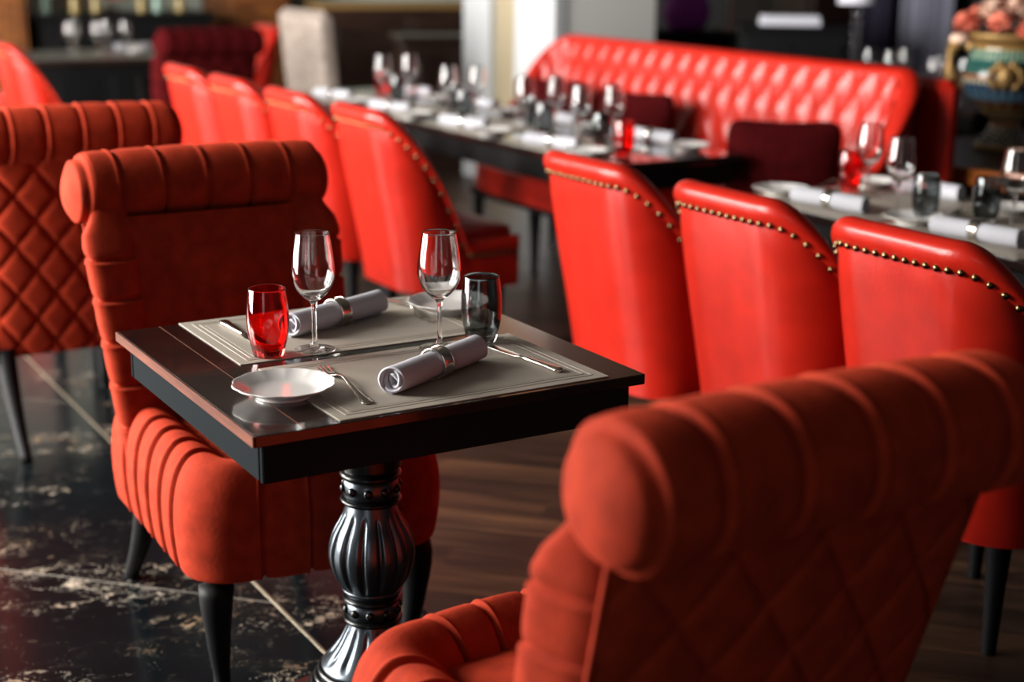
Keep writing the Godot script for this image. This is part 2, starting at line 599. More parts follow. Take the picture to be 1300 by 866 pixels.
func make_velvet_chair() -> void:
	var c := loose("velvet")
	# top roll: a bolster across the top with rounded ends, stitched in channels
	var seams := [-0.272, -0.195, -0.0975, 0.0, 0.0975, 0.195, 0.272]
	var xs := Array(spread(-0.252, 0.252, seams, 60, 0.0042))
	for k in 15:
		var q := 0.252 + 0.052 * sin(k / 14.0 * PI / 2)
		xs.append(q)
		xs.append(-q)
	xs.sort()
	var b := MB.new()
	b.sheet(PackedFloat32Array(xs), MB.lin(48, true), func(x, w):
		var a: float = w * TAU
		var q := clampf((absf(x) - 0.252) / 0.052, 0.0, 1.0)
		var k := pow(maxf(0.0, 1.0 - pow(q, 2.3)), 0.55)
		var cy := 0.927 + 0.006 * (1.0 - pow(x / 0.312, 2.0)) - 0.010 * q
		return Vector3(x, cy + 0.078 * k * sgnpow(sin(a), 0.95), v_lean(0.93) - 0.040 + 0.090 * k * sgnpow(cos(a), 0.92)), false, true,
		func(x, _w): return seam_shape(seam_set(x, seams) * 1.15) if absf(x) < 0.297 else 0.0)
	part("top_roll", b, M.velvet, c)
	# side rolls below it
	var ys := [0.36, 0.448, 0.536, 0.624, 0.712, 0.795]
	for m in [-1.0, 1.0]:
		b = MB.new()
		b.sheet(spread(0.265, 0.895, ys, 24, 0.0042), MB.lin(40, true), func(y, w):
			var u: float = (y - 0.27) / 0.63
			var o := lerpf(0.268, 0.311, u) - 0.040 * smooth(0.825, 0.895, y)
			var i := lerpf(0.165, 0.190, u)
			var a: float = w * TAU
			var rear := 0.5 - 0.5 * sgnpow(sin(a), 0.6)
			var x := ((o + i) / 2.0 + (o - i) / 2.0 * sgnpow(cos(a), 0.66)) * (1.0 - 0.12 * rear)
			return Vector3(m * x, y, v_lean(y) + (0.062 - 0.03 * smooth(0.80, 0.89, y)) * sgnpow(sin(a), 0.66)), false, true,
			func(y, _w): return seam_shape(seam_set(y, ys) * 1.15))
		part("side_roll", b, M.velvet, c)
	# quilted outer panel
	b = MB.new()
	b.sheet(MB.lin(120), MB.lin(130), func(u, w):
		var y := lerpf(0.272, 0.890, w)
		var hw := lerpf(0.236, 0.262, (y - 0.27) / 0.6)
		var x: float = (u * 2.0 - 1.0) * hw
		var edge := pow(absf(u * 2.0 - 1.0), 10.0)
		return Vector3(x, y, v_lean(y) - 0.066 + 0.02 * edge - 0.012 * (1.0 - pow(u * 2.0 - 1.0, 2.0))), false, false,
		func(u, w):
			var x: float = (u * 2.0 - 1.0) * 0.28
			var y := lerpf(0.265, 0.875, w)
			var p := fposmod(x / 0.125 + y / 0.15 + 0.5, 1.0)
			var q := fposmod(x / 0.125 - y / 0.15 + 0.5, 1.0)
			var dp := minf(p, 1.0 - p) * 0.096
			var dq := minf(q, 1.0 - q) * 0.096
			return 0.010 * (1.0 - exp(-dp / 0.0065)) * (1.0 - exp(-dq / 0.0065)))
	part("quilted_panel", b, M.velvet, c)
	# piping down both sides of the outer panel
	for s in [-1, 1]:
		b = MB.new()
		var pts := []
		var rad := []
		for k in 16:
			var y := lerpf(0.275, 0.86, k / 15.0)
			pts.append(Vector3(s * (lerpf(0.236, 0.264, (y - 0.27) / 0.6) + 0.001), y, v_lean(y) - 0.052))
			rad.append(0.005)
		b.tube(pts, rad, 8)
		part("piping", b, M.velvet, c)
	# inner panel
	b = MB.new()
	b.sheet(MB.lin(24), MB.lin(24), func(u, w):
		var y := lerpf(0.36, 0.875, w)
		var k: float = u * 2.0 - 1.0
		return Vector3(k * 0.2, y, v_lean(y) + 0.030 + 0.018 * (1.0 - k * k) * sin(PI * clampf(w, 0, 1))))
	part("inner_panel", b, M.velvet, c)
	# seat: stitched rim and a domed middle
	var outl := func(t): # plan outline, t 0 back left .. 1 back right; [outer, inner]
		var m := 1.0 if t <= 0.5 else -1.0
		var h: float = (t if t <= 0.5 else 1.0 - t) * 2.0
		var o: Vector2
		var i: Vector2
		if h < 0.52:
			var u := h / 0.52
			o = Vector2(-lerpf(0.262, 0.272, u), lerpf(-0.30, 0.165, u))
			i = Vector2(-lerpf(0.150, 0.145, u), lerpf(-0.30, 0.135, u))
		elif h < 0.70:
			var a := (h - 0.52) / 0.18 * PI / 2
			o = Vector2(-0.172, 0.165) + Vector2(-cos(a), sin(a)) * 0.1
			i = Vector2(-0.115, 0.135) + Vector2(-cos(a), sin(a)) * 0.03
		else:
			var u := (h - 0.70) / 0.30
			o = Vector2(-lerpf(0.172, 0.0, u), 0.265 + 0.022 * sin(u * PI / 2))
			i = Vector2(-lerpf(0.115, 0.0, u), 0.165 + 0.008 * u)
		return [Vector2(o.x * m, o.y), Vector2(i.x * m, i.y)]
	var prof := curve([Vector2(0.30, 0.262), Vector2(0.08, 0.258), Vector2(0.0, 0.275), Vector2(-0.06, 0.34), Vector2(-0.05, 0.40), Vector2(0.05, 0.452), Vector2(0.25, 0.486), Vector2(0.50, 0.492), Vector2(0.75, 0.478), Vector2(0.93, 0.452), Vector2(1.02, 0.43)], 4)
	var ss := []
	for z in [-0.20, -0.115, -0.03, 0.055, 0.135]:
		ss.append((z + 0.30) / 0.465 * 0.26)
	for x in [0.142, 0.047]:
		ss.append((0.70 + 0.30 * (1.0 - x / 0.172)) / 2.0)
	var sall := ss.duplicate()
	for s in ss:
		sall.append(1.0 - s)
	b = MB.new()
	var lastp := prof.size() - 1
	b.sheet(spread(0.0, 1.0, sall, 90, 0.0028), MB.lin(prof.size()), func(t, w):
		var oi = outl.call(t)
		var q: Vector2 = prof[roundi(w * lastp)]
		var xz: Vector2 = oi[0].lerp(oi[1], q.x)
		return Vector3(xz.x, q.y, xz.y), false, false,
		func(t, w): return seam_shape(seam_set(t, sall) * 1.75, 0.0075) * smooth(0.0, 0.1, w) * (1.0 + 0.6 * smooth(0.6, 0.95, w)))
	var seat := part("seat", b, M.velvet, c)
	b = MB.new()
	b.sheet(MB.lin(12), MB.lin(30), func(r, t):
		var oi = outl.call(t)
		var e: Vector2 = oi[0].lerp(oi[1], 0.96)
		var ctr := Vector2(0, -0.12)
		var xz: Vector2 = ctr.lerp(e, r)
		return Vector3(xz.x, 0.438 + 0.036 * (1.0 - pow(r, 3.0)), xz.y))
	part("seat_pad", b, M.velvet, seat)
	b = MB.new()
	b.box(Vector3(0, 0.275, -0.03), Vector3(0.48, 0.03, 0.48), 0.01)
	part("seat_frame", b, M.black_wood, c)
	# legs
	for s in [-1, 1]:
		b = MB.new()
		b.tube(curve([Vector3(s * 0.205, 0.285, 0.185), Vector3(s * 0.218, 0.22, 0.205), Vector3(s * 0.215, 0.12, 0.200), Vector3(s * 0.208, 0.04, 0.190), Vector3(s * 0.212, 0.0, 0.198)], 4), [0.036, 0.036, 0.036, 0.035, 0.034, 0.032, 0.029, 0.026, 0.024, 0.022, 0.020, 0.018, 0.017, 0.0165, 0.017, 0.018, 0.019], 12)
		part("leg", b, M.black_wood, c)
		b = MB.new()
		b.tube(curve([Vector3(s * 0.20, 0.285, -0.27), Vector3(s * 0.20, 0.18, -0.32), Vector3(s * 0.20, 0.08, -0.39), Vector3(s * 0.20, 0.0, -0.46)], 4), [0.03, 0.029, 0.028, 0.027, 0.026, 0.024, 0.023, 0.021, 0.02, 0.019, 0.018, 0.017, 0.016], 12)
		part("leg", b, M.black_wood, c)

# ------------------------------------------------------------------ leather tub seat (front towards +z), also the long sofa
# plan line of the shell: s = arc length from the middle of the back; returns [point, outward normal, side amount 0..1]
func tub_plan(s: float, straight: float, r: float, back: float, side: float) -> Array:
	var m := signf(s) if s != 0.0 else 1.0
	var a := absf(s)
	var arc := r * PI / 2
	if a < straight:
		return [Vector2(s, back), Vector2(0, -1), 0.0]
	if a < straight + arc:
		var q := (a - straight) / r
		return [Vector2(m * (straight + sin(q) * r), back + r - cos(q) * r), Vector2(m * sin(q), -cos(q)), q / (PI / 2)]
	return [Vector2(m * (straight + r), back + r + (a - straight - arc)), Vector2(m, 0), 1.0 + (a - straight - arc) / side]

func make_tub(key: String, straight: float, r: float, side: float, top: float, arm: float, leather: Material, quilted: bool, nail_gap: float, seat_h := 0.47, fall := 0.15, seat_more := 0.03) -> void:
	var c := loose(key)
	var back := -0.33
	var arc := r * PI / 2
	var total := straight + arc + side
	var base_y := 0.275
	var height := func(s):
		var a := absf(s)
		var lead := -arc * 0.18
		var run := arc + lead + minf(side, fall)
		var k := clampf((a - straight + lead) / run, 0.0, 1.0)
		if k <= 0.0:
			return top
		var e := 0.84
		var f := 0.08
		var q: float
		if k < e:
			q = k * k / (2.0 * e)
		elif k < 1.0 - f:
			q = k - e / 2.0
		else:
			q = 1.0 - e / 2.0 - f / 2.0 - pow(1.0 - k, 2.0) / (2.0 * f)
		return top - (top - arm) * q / (1.0 - e / 2.0 - f / 2.0)
	var point := func(s, y, off): # a point on the shell at height y, off metres outwards
		var pl := tub_plan(s, straight, r, back, side)
		var k := smooth(base_y - 0.1, top + 0.25, y)
		var sx := 1.0 - (0.13 if not quilted else 0.03) * (1.0 - k)
		var p: Vector2 = pl[0]
		var front := back + r + side
		var z: float = front + (p.y - front) * (1.0 - 0.24 * (1.0 - k))
		var nn: Vector2 = pl[1]
		return Vector3(p.x * sx + nn.x * off, y, z + nn.y * off)
	var ns := int(total * 2.0 / 0.02) if not quilted else int(total * 2.0 / 0.03)
	var svals := PackedFloat32Array()
	for i in ns + 1:
		svals.append(lerpf(-total, total, float(i) / ns))
	# outer shell
	var b := MB.new()
	b.sheet(svals, MB.lin(22), func(s, w):
		var h: float = height.call(s) - 0.048
		var y := lerpf(base_y, h, w)
		return point.call(s, y, 0.006 * sin(PI * w)), false, false,
		func(s, w):
			var h: float = height.call(s) - 0.048
			var d: float = (1.0 - w) * (h - base_y)
			return -0.0045 * exp(-d / 0.012) - 0.0022 * exp(-pow((d - 0.03) / 0.02, 2.0)) * (0.5 + 0.5 * sin(s * TAU / 0.021 + sin(s * 31.0))))
	part("shell", b, leather, c)
	# padded edge
	var prof := curve([Vector2(-0.006, -0.062), Vector2(0.004, -0.046), Vector2(0.010, -0.028), Vector2(0.004, -0.008), Vector2(-0.014, 0.004), Vector2(-0.034, 0.005), Vector2(-0.056, -0.004), Vector2(-0.066, -0.022), Vector2(-0.066, -0.05)], 3)
	var lastp := prof.size() - 1
	b = MB.new()
	b.sheet(svals, MB.lin(prof.size()), func(s, w):
		var q: Vector2 = prof[roundi(w * lastp)]
		var h: float = height.call(s)
		return point.call(s, h + q.y, q.x))
	part("padded_edge", b, leather, c)
	for m in [-1, 1]:   # rounded front end of each arm
		b = MB.new()
		b.sheet(MB.lin(12), MB.lin(9), func(u, w):
			var y := lerpf(base_y, float(height.call(total)) + 0.002 - 0.02 * pow(absf(w * 2.0 - 1.0), 2.0), u)
			var p: Vector3 = point.call(m * total, y, lerpf(0.004, -0.066, w))
			return p + Vector3(0, 0, 0.022 * sin(PI * w)))
		part("arm_front", b, leather, c)
	# inner face
	b = MB.new()
	var inner_n := int(total * 2.0 / 0.012) if quilted else ns
	var iv := PackedFloat32Array()
	for i in inner_n + 1:
		iv.append(lerpf(-total, total, float(i) / inner_n))
	b.sheet(iv, MB.lin(48 if quilted else 10), func(s, w):
		var h: float = height.call(s) - (0.045 if not quilted else 0.03)
		var y := lerpf(seat_h - 0.1, h, w)
		return point.call(s, y, -0.064 - 0.03 * sin(PI * w)), false, false,
		func(s, w):
			if not quilted:
				return 0.0
			var y := lerpf(seat_h - 0.1, float(height.call(s)) - 0.03, w)
			var p := fposmod(s / 0.125 + y / 0.21, 1.0)
			var q := fposmod(s / 0.125 - y / 0.21, 1.0)
			var dp := minf(p, 1.0 - p) * 0.098
			var dq := minf(q, 1.0 - q) * 0.098
			return -0.013 * (1.0 - (1.0 - exp(-dp / 0.014)) * (1.0 - exp(-dq / 0.014))))
	part("quilted_lining" if quilted else "lining", b, leather, c)
	# seat
	var hw := straight + r - 0.075
	var z1 := back + r + side + seat_more
	var z0 := back + (0.20 if not quilted else 0.10)
	b = MB.new()
	b.sheet(MB.lin(28), MB.lin(32, true), func(u, w):
		var a: float = w * TAU
		var k: float = [0.0, 0.3, 0.6, 0.85, 0.95, 0.985, 1.0][mini(int(u * 27.0), 6)] if u * 27.0 < 6.5 else 1.0
		var yy := seat_h + 0.012 * (1.0 - pow(k, 4.0)) if u * 27.0 < 6.5 else lerpf(seat_h - 0.012, 0.33, (u * 27.0 - 6.5) / 20.5)
		return Vector3(sgnpow(cos(a), 0.35) * hw * k, yy, (z0 + z1) / 2.0 + sgnpow(sin(a), 0.35) * (z1 - z0) / 2.0 * k))
	var seat := part("seat", b, leather, c)
	if quilted:
		b = MB.new()
		b.box(Vector3(0, 0.53, back - 0.05), Vector3((straight + r) * 2.0 - 0.02, 0.94, 0.09), 0.03)
		part("outer_back", b, leather, c)
	b = MB.new()
	var pp := []
	var pr := []
	for k in 41:
		var a := TAU * k / 40.0
		pp.append(Vector3(sgnpow(cos(a), 0.35) * (hw + 0.003), seat_h - 0.075, (z0 + z1) / 2.0 + sgnpow(sin(a), 0.35) * ((z1 - z0) / 2.0 + 0.003)))
		pr.append(0.005)
	b.tube(pp, pr, 6)
	part("piping", b, leather, seat)
	b = MB.new()
	b.box(Vector3(0, 0.315, (z0 + z1) / 2.0), Vector3(hw * 1.9, 0.04, z1 - z0 - 0.04), 0.01)
	part("base", b, M.black_wood, c)
	var xs := [-hw + 0.05, hw - 0.05] if not quilted else [-hw + 0.08, -hw / 2.0, 0.0, hw / 2.0, hw - 0.08]
	for x in xs:
		for zz in [z0 + 0.04, z1 - 0.06]:
			b = MB.new()
			b.lathe(curve([Vector2(0, 0), Vector2(0.014, 0.0), Vector2(0.016, 0.02), Vector2(0.022, 0.16), Vector2(0.028, 0.30), Vector2(0, 0.30)], 3), 12)
			part("leg", b, M.black_wood, c, Vector3(x, 0, zz))
	# nail heads
	var nb := MB.new()
	nb.lathe([Vector2(0, -0.003), Vector2(0.0090, -0.001), Vector2(0.0088, 0.001), Vector2(0.0069, 0.0048), Vector2(0.0038, 0.0070), Vector2(0, 0.0077)], 12)
	var nm := nb.done()
	var count := int(total * 2.0 / nail_gap)
	for k in count:
		var s := -total + nail_gap * (k + 0.5)
		var y: float = height.call(s) - 0.052
		var p: Vector3 = point.call(s, y, 0.001)
		var pl := tub_plan(s, straight, r, back, side)
		var nn: Vector2 = pl[1]
		var dir := Vector3(nn.x, 0.0, nn.y)
		var o := part("nail_head", nm, M.brass, c, p)
		o.basis = Basis(Quaternion(Vector3.UP, dir.normalized()))

func make_cream_chair() -> void:
	var c := loose("cream_tub")    # front towards +z
	var b := MB.new()
	b.sheet(MB.lin(25), MB.lin(40, true), func(u, w):
		var a: float = w * TAU
		var y := lerpf(0.30, 1.075, u)
		var k := pow(maxf(0.0, 1.0 - pow(maxf(0.0, (u - 0.94) / 0.06), 2.0)), 0.5)
		return Vector3(sgnpow(cos(a), 0.22) * (0.30 + 0.015 * u) * lerpf(0.9, 1.0, k), y, -0.24 - 0.09 * (y - 0.3) + sgnpow(sin(a), 0.45) * 0.055 * k), false, true)
	part("backrest", b, M.cream, c)
	b = MB.new()
	b.box(Vector3(0, 0.40, 0.04), Vector3(0.58, 0.16, 0.56), 0.035)
	part("seat", b, M.cream, c)
	for sx in [-1, 1]:
		for z in [-0.2, 0.26]:
			b = MB.new()
			b.tube([Vector3(sx * 0.24, 0.33, z), Vector3(sx * 0.24, 0.0, z)], [0.024, 0.015], 10)
			part("leg", b, M.black_wood, c)

# ------------------------------------------------------------------ tables
func make_pedestal(c: Node3D) -> void:
	var flutes := 14.0
	var ped := MB.new()
	ped.lathe([Vector2(0, 0.70), Vector2(0.055, 0.70), Vector2(0.055, 0.54), Vector2(0.050, 0.536), Vector2(0.050, 0.525)], 32)
	part("column_top", ped, M.pewter_dark, c)
	var ring := func(y, r, hh):
		var b := MB.new()
		b.lathe(curve([Vector2(r - 0.012, y - hh), Vector2(r - 0.002, y - hh * 0.8), Vector2(r + 0.003, y), Vector2(r - 0.002, y + hh * 0.8), Vector2(r - 0.012, y + hh)], 4), 40)
		part("ring", b, M.pewter_dark, c)
	var collar := func(y0, y1, r):
		var b := MB.new()
		b.lathe([Vector2(r - 0.01, y0), Vector2(r, y0 + 0.002), Vector2(r + 0.001, (y0 + y1) / 2.0), Vector2(r, y1 - 0.002), Vector2(r - 0.01, y1)], 40)
		var o := part("collar", b, M.pewter, c)
		var sb := MB.new()
		sb.lathe([Vector2(0, -0.002), Vector2(0.0085, 0.0), Vector2(0.0080, 0.003), Vector2(0.005, 0.006), Vector2(0, 0.007)], 14)
		var sm := sb.done()
		for k in 10:
			var a := TAU * (k + 0.35) / 10.0
			var q := part("stud", sm, M.pewter_dark, o, Vector3(cos(a) * (r + 0.0005), (y0 + y1) / 2.0, sin(a) * (r + 0.0005)))
			q.basis = Basis(Quaternion(Vector3.UP, Vector3(cos(a), 0, sin(a))))
	ring.call(0.525, 0.0535, 0.009)
	collar.call(0.482, 0.518, 0.050)
	ring.call(0.476, 0.0535, 0.007)
	var flute := func(strength): return func(a, _y): return 1.0 - strength * pow(absf(cos(a * flutes / 2.0)), 9.0)
	var bulb := MB.new()
	var bp := curve([Vector2(0.044, 0.474), Vector2(0.047, 0.462), Vector2(0.055, 0.44), Vector2(0.070, 0.412), Vector2(0.0785, 0.382), Vector2(0.077, 0.355), Vector2(0.067, 0.325), Vector2(0.054, 0.303), Vector2(0.047, 0.294)], 5)
	bulb.lathe(bp, 224, func(a, y): return 1.0 - 0.075 * smooth(0.298, 0.325, y) * (1.0 - smooth(0.438, 0.458, y)) * pow(absf(cos(a * flutes / 2.0)), 9.0) + 0.012 * smooth(0.298, 0.325, y) * (1.0 - smooth(0.438, 0.458, y)) * absf(sin(a * flutes / 2.0)))
	part("fluted_bulb", bulb, M.pewter, c)
	var cup := MB.new()
	cup.lathe(curve([Vector2(0.044, 0.308), Vector2(0.056, 0.304), Vector2(0.053, 0.295), Vector2(0.046, 0.288)], 3), 40)
	part("cup", cup, M.pewter, c)
	ring.call(0.284, 0.052, 0.007)
	collar.call(0.248, 0.278, 0.049)
	ring.call(0.243, 0.052, 0.007)
	var foot := MB.new()
	var fp := curve([Vector2(0.043, 0.24), Vector2(0.050, 0.222), Vector2(0.064, 0.195), Vector2(0.084, 0.168), Vector2(0.097, 0.152), Vector2(0.092, 0.147)], 5)
	foot.lathe(fp, 224, func(a, y): return 1.0 - 0.07 * smooth(0.158, 0.175, y) * (1.0 - smooth(0.215, 0.236, y)) * pow(absf(cos(a * flutes / 2.0)), 7.0))
	part("fluted_foot", foot, M.pewter, c)
	for k in 4:
		ring.call(0.142 - 0.013 * k, 0.102 + 0.007 * k, 0.0078)
	var pl := MB.new()
	pl.lathe(curve([Vector2(0.108, 0.098), Vector2(0.13, 0.085), Vector2(0.16, 0.055), Vector2(0.20, 0.040), Vector2(0.225, 0.030), Vector2(0.230, 0.012), Vector2(0.226, 0.0), Vector2(0, 0)], 4), 48)
	part("base_plate", pl, M.pewter_dark, c)

func square_table() -> void:
	var c := thing("pedestal_table", "small square dark wooden table laid for two on a fluted pewter pedestal", "table")
	var b := MB.new()
	b.box(Vector3(0.001, TT - 0.009, 0), Vector3(0.698, 0.018, 0.70), 0.0015)
	var top := part("tabletop", b, M.table_top, c)
	b = MB.new()
	b.box(Vector3(-0.3495, TT - 0.009, 0), Vector3(0.004, 0.0175, 0.699), 0.001)
	part("lit_edge_band", b, M.lit_edge_band, top)  # left edge only: its light is put into the paler wood
	b = MB.new()     # the mitred border lines let into the top
	b.box(Vector3(-0.268, TT - 0.0002, 0.0), Vector3(0.0022, 0.001, 0.697), 0.0003)
	part("inlay_line", b, M.lit_edge_band, top)
	var h := 0.066
	for s in [[Vector3(-0.322, 0, 0), Vector3(0.018, h, 0.648)], [Vector3(0.322, 0, 0), Vector3(0.018, h, 0.648)], [Vector3(0, 0, 0.322), Vector3(0.662, h, 0.018)], [Vector3(0, 0, -0.322), Vector3(0.662, h, 0.018)]]:
		b = MB.new()
		b.box(s[0] + Vector3(0, TT - 0.018 - h / 2.0, 0), s[1], 0.002)
		part("apron", b, M.apron, c)
	make_pedestal(c)

func long_table(label: String, x0: float, x1: float, z0: float, z1: float, legs_z: Array) -> void:
	var c := thing("long_table", label, "table", Vector3((x0 + x1) / 2, 0, (z0 + z1) / 2))
	var w := x1 - x0
	var l := z1 - z0
	var b := MB.new()
	b.box(Vector3(0, TT - 0.012, 0), Vector3(w, 0.024, l), 0.003)
	part("tabletop", b, M.table_top, c)
	for s in [-1, 1]:
		b = MB.new()
		b.box(Vector3(s * (w / 2 - 0.03), TT - 0.064, 0), Vector3(0.018, 0.08, l - 0.06), 0.002)
		part("apron", b, M.black_wood, c)
		b = MB.new()
		b.box(Vector3(0, TT - 0.064, s * (l / 2 - 0.03)), Vector3(w - 0.06, 0.08, 0.018), 0.002)
		part("apron", b, M.black_wood, c)
	for z in legs_z:
		b = MB.new()
		b.box(Vector3(0, 0.34, z - (z0 + z1) / 2), Vector3(0.09, 0.66, 0.11), 0.006)
		part("post", b, M.black_wood, c)
		b = MB.new()
		b.box(Vector3(0, 0.015, z - (z0 + z1) / 2), Vector3(w * 0.72, 0.03, 0.30), 0.008)
		part("foot_plate", b, M.black_wood, c)

# ------------------------------------------------------------------ tableware
func make_wineglass() -> void:
	var c := loose("wineglass")
	var outer := curve([Vector2(0.0, 0.0), Vector2(0.030, 0.0), Vector2(0.0362, 0.0012), Vector2(0.030, 0.0032), Vector2(0.014, 0.0058), Vector2(0.0062, 0.011), Vector2(0.0043, 0.024), Vector2(0.0040, 0.055), Vector2(0.0046, 0.078), Vector2(0.0075, 0.088), Vector2(0.018, 0.097), Vector2(0.030, 0.111), Vector2(0.0376, 0.131), Vector2(0.0384, 0.148), Vector2(0.0350, 0.178), Vector2(0.0298, 0.210)], 5)
	var inner := curve([Vector2(0.0287, 0.2103), Vector2(0.0337, 0.178), Vector2(0.0370, 0.148), Vector2(0.0361, 0.132), Vector2(0.0286, 0.113), Vector2(0.017, 0.1005), Vector2(0.006, 0.0965), Vector2(0.0, 0.096)], 5)
	var prof := outer + [Vector2(0.0293, 0.2110)] + inner
	var b := MB.new()
	b.lathe(prof, 56)
	part("glass", b, M.glass, c)

func make_tumbler(key: String, m: Material) -> void:
	var c := loose(key)
	var outer := curve([Vector2(0.0, 0.0), Vector2(0.023, 0.0), Vector2(0.0268, 0.003), Vector2(0.0292, 0.012), Vector2(0.0345, 0.035), Vector2(0.0370, 0.060), Vector2(0.0362, 0.088), Vector2(0.0322, 0.1195)], 5)
	var inner := curve([Vector2(0.0306, 0.1200), Vector2(0.0345, 0.088), Vector2(0.0352, 0.060), Vector2(0.0326, 0.036), Vector2(0.0262, 0.016), Vector2(0.015, 0.0125), Vector2(0.0, 0.012)], 5)
	var b := MB.new()
	b.lathe(outer + [Vector2(0.0314, 0.1208)] + inner, 56)
	part("glass", b, m, c)

func make_plate() -> void:
	var c := loose("plate")
	var prof := curve([Vector2(0.0, 0.004), Vector2(0.040, 0.004), Vector2(0.042, 0.0), Vector2(0.045, 0.0), Vector2(0.047, 0.005), Vector2(0.062, 0.011), Vector2(0.080, 0.0195), Vector2(0.0813, 0.0212), Vector2(0.0795, 0.0218), Vector2(0.064, 0.0145), Vector2(0.050, 0.0085), Vector2(0.030, 0.0072), Vector2(0.0, 0.0070)], 5)
	var b := MB.new()
	b.lathe(prof, 144, func(a, y): return 1.0 + smooth(0.006, 0.02, y) * (0.030 * (absf(sin(a * 6.0)) - 0.6)))
	part("dish", b, M.china, c)

func make_napkin() -> void:
	var c := loose("napkin")   # lies along local x, 0.25 long
	var turns := 2.9
	var b := MB.new()
	var loop := []
	var steps := 90
	for k in steps + 1:
		var t := float(k) / steps
		loop.append([t, 1.0])
	for k in range(steps, -1, -1):
		loop.append([float(k) / steps, -1.0])
	var nl := loop.size()
	var rings := [-0.125, -0.1246, -0.1244, -0.105, -0.08, -0.055, -0.03, -0.012, 0.012, 0.03, 0.055, 0.08, 0.105, 0.1244, 0.1246, 0.125]
	b.sheet(MB.lin(rings.size()), MB.lin(nl, true), func(u, w):
		var x: float = rings[roundi(u * (rings.size() - 1))]
		var q = loop[clampi(roundi(w * nl), 0, nl - 1)]
		var t: float = q[0]
		var a := t * turns * TAU - 0.9
		var r: float = lerpf(0.005, 0.0238, pow(t, 0.75)) + q[1] * (0.0026 if absf(x) < 0.1246 else 0.0)
		var pinch := 1.0 - 0.06 * exp(-pow(x / 0.03, 2.0)) + 0.03 * sin(x * 40.0 + a)
		var end := (0.004 * sin(a * 1.3) + (1.0 - t) * -0.008) * smooth(0.085, 0.125, absf(x)) * signf(x)
		return Vector3(x + end, 0.0245 + sin(a) * r * pinch * 0.95, cos(a) * r * pinch))
	part("cloth", b, M.linen, c)
	b = MB.new()
	b.lathe(curve([Vector2(0.0248, -0.0125), Vector2(0.0275, -0.0125), Vector2(0.0282, -0.0105), Vector2(0.0266, -0.0085), Vector2(0.0266, 0.0085), Vector2(0.0282, 0.0105), Vector2(0.0275, 0.0125), Vector2(0.0248, 0.0125), Vector2(0.0246, 0.0), Vector2(0.0248, -0.0125)], 3), 40)
	var ring := part("napkin_ring", b, M.silver, c, Vector3(0.0, 0.0255, 0))
	ring.rotation = Vector3(0, 0, PI / 2)
	ring.set_meta("label", "silver napkin ring")

# flat swept bar: stations of [x, y, half width, half height]
func bar(b: MB, st: Array, seg := 12, e := 0.8) -> void:
	var n0 := st.size()
	b.sheet(MB.lin(n0 + 2), MB.lin(seg, true), func(u, w):
		var i := roundi(u * (n0 + 1))
		var k := clampi(i - 1, 0, n0 - 1)
		var q = st[k]
		var g := 0.0 if i == 0 or i == n0 + 1 else 1.0
		var a: float = w * TAU
		return Vector3(q[0], q[1] + sgnpow(sin(a), e) * q[3] * g, sgnpow(cos(a), e) * q[2] * g), false, true)

func make_cutlery() -> void:
	var c := loose("knife")   # along local x, handle end at +x
	var b := MB.new()
	bar(b, [[0.0, 0.0045, 0.0045, 0.0035], [0.012, 0.0045, 0.0052, 0.0036], [0.030, 0.0045, 0.0060, 0.0036], [0.055, 0.0045, 0.0070, 0.0038], [0.075, 0.0045, 0.0080, 0.0040], [0.083, 0.0045, 0.0098, 0.0044], [0.090, 0.0045, 0.0090, 0.0042], [0.097, 0.0045, 0.0104, 0.0044], [0.104, 0.0045, 0.0080, 0.0040], [0.107, 0.0045, 0.0040, 0.0025]])
	part("handle", b, M.silver, c)
	b = MB.new()
	bar(b, [[-0.112, 0.0040, 0.0015, 0.0006], [-0.105, 0.0042, 0.0060, 0.0008], [-0.090, 0.0045, 0.0092, 0.0009], [-0.060, 0.0045, 0.0098, 0.0010], [-0.030, 0.0045, 0.0094, 0.0011], [-0.014, 0.0045, 0.0080, 0.0016], [-0.006, 0.0045, 0.0050, 0.0028], [0.004, 0.0045, 0.0046, 0.0034]], 12, 1.0)
	part("blade", b, M.silver, c)
	c = loose("fork")         # tines towards -x
	b = MB.new()
	bar(b, [[-0.030, 0.012, 0.0040, 0.0016], [-0.010, 0.0155, 0.0030, 0.0018], [0.010, 0.0150, 0.0030, 0.0019], [0.040, 0.010, 0.0042, 0.0018], [0.070, 0.0065, 0.0060, 0.0018], [0.090, 0.0048, 0.0078, 0.0018], [0.098, 0.0044, 0.0098, 0.0020], [0.106, 0.0042, 0.0086, 0.0019], [0.113, 0.0042, 0.0100, 0.0019], [0.119, 0.0040, 0.0062, 0.0017]])
	part("handle", b, M.silver, c)
	b = MB.new()
	bar(b, [[-0.066, 0.0035, 0.0122, 0.0010], [-0.060, 0.0040, 0.0125, 0.0011], [-0.048, 0.0065, 0.0110, 0.0013], [-0.038, 0.0095, 0.0065, 0.0015], [-0.028, 0.012, 0.0040, 0.0016]], 12, 1.0)
	part("head", b, M.silver, c)
	for k in 4:
		b = MB.new()
		var z := (k - 1.5) * 0.0066
		bar(b, [[-0.112, 0.0062, 0.0006, 0.0006], [-0.108, 0.0050, 0.0012, 0.0009], [-0.090, 0.0026, 0.0017, 0.0010], [-0.064, 0.0034, 0.0019, 0.0010]].map(func(q): return [q[0], q[1], q[2], q[3]]), 8, 1.0)
		part("tine", b, M.silver, c, Vector3(0, 0, z))

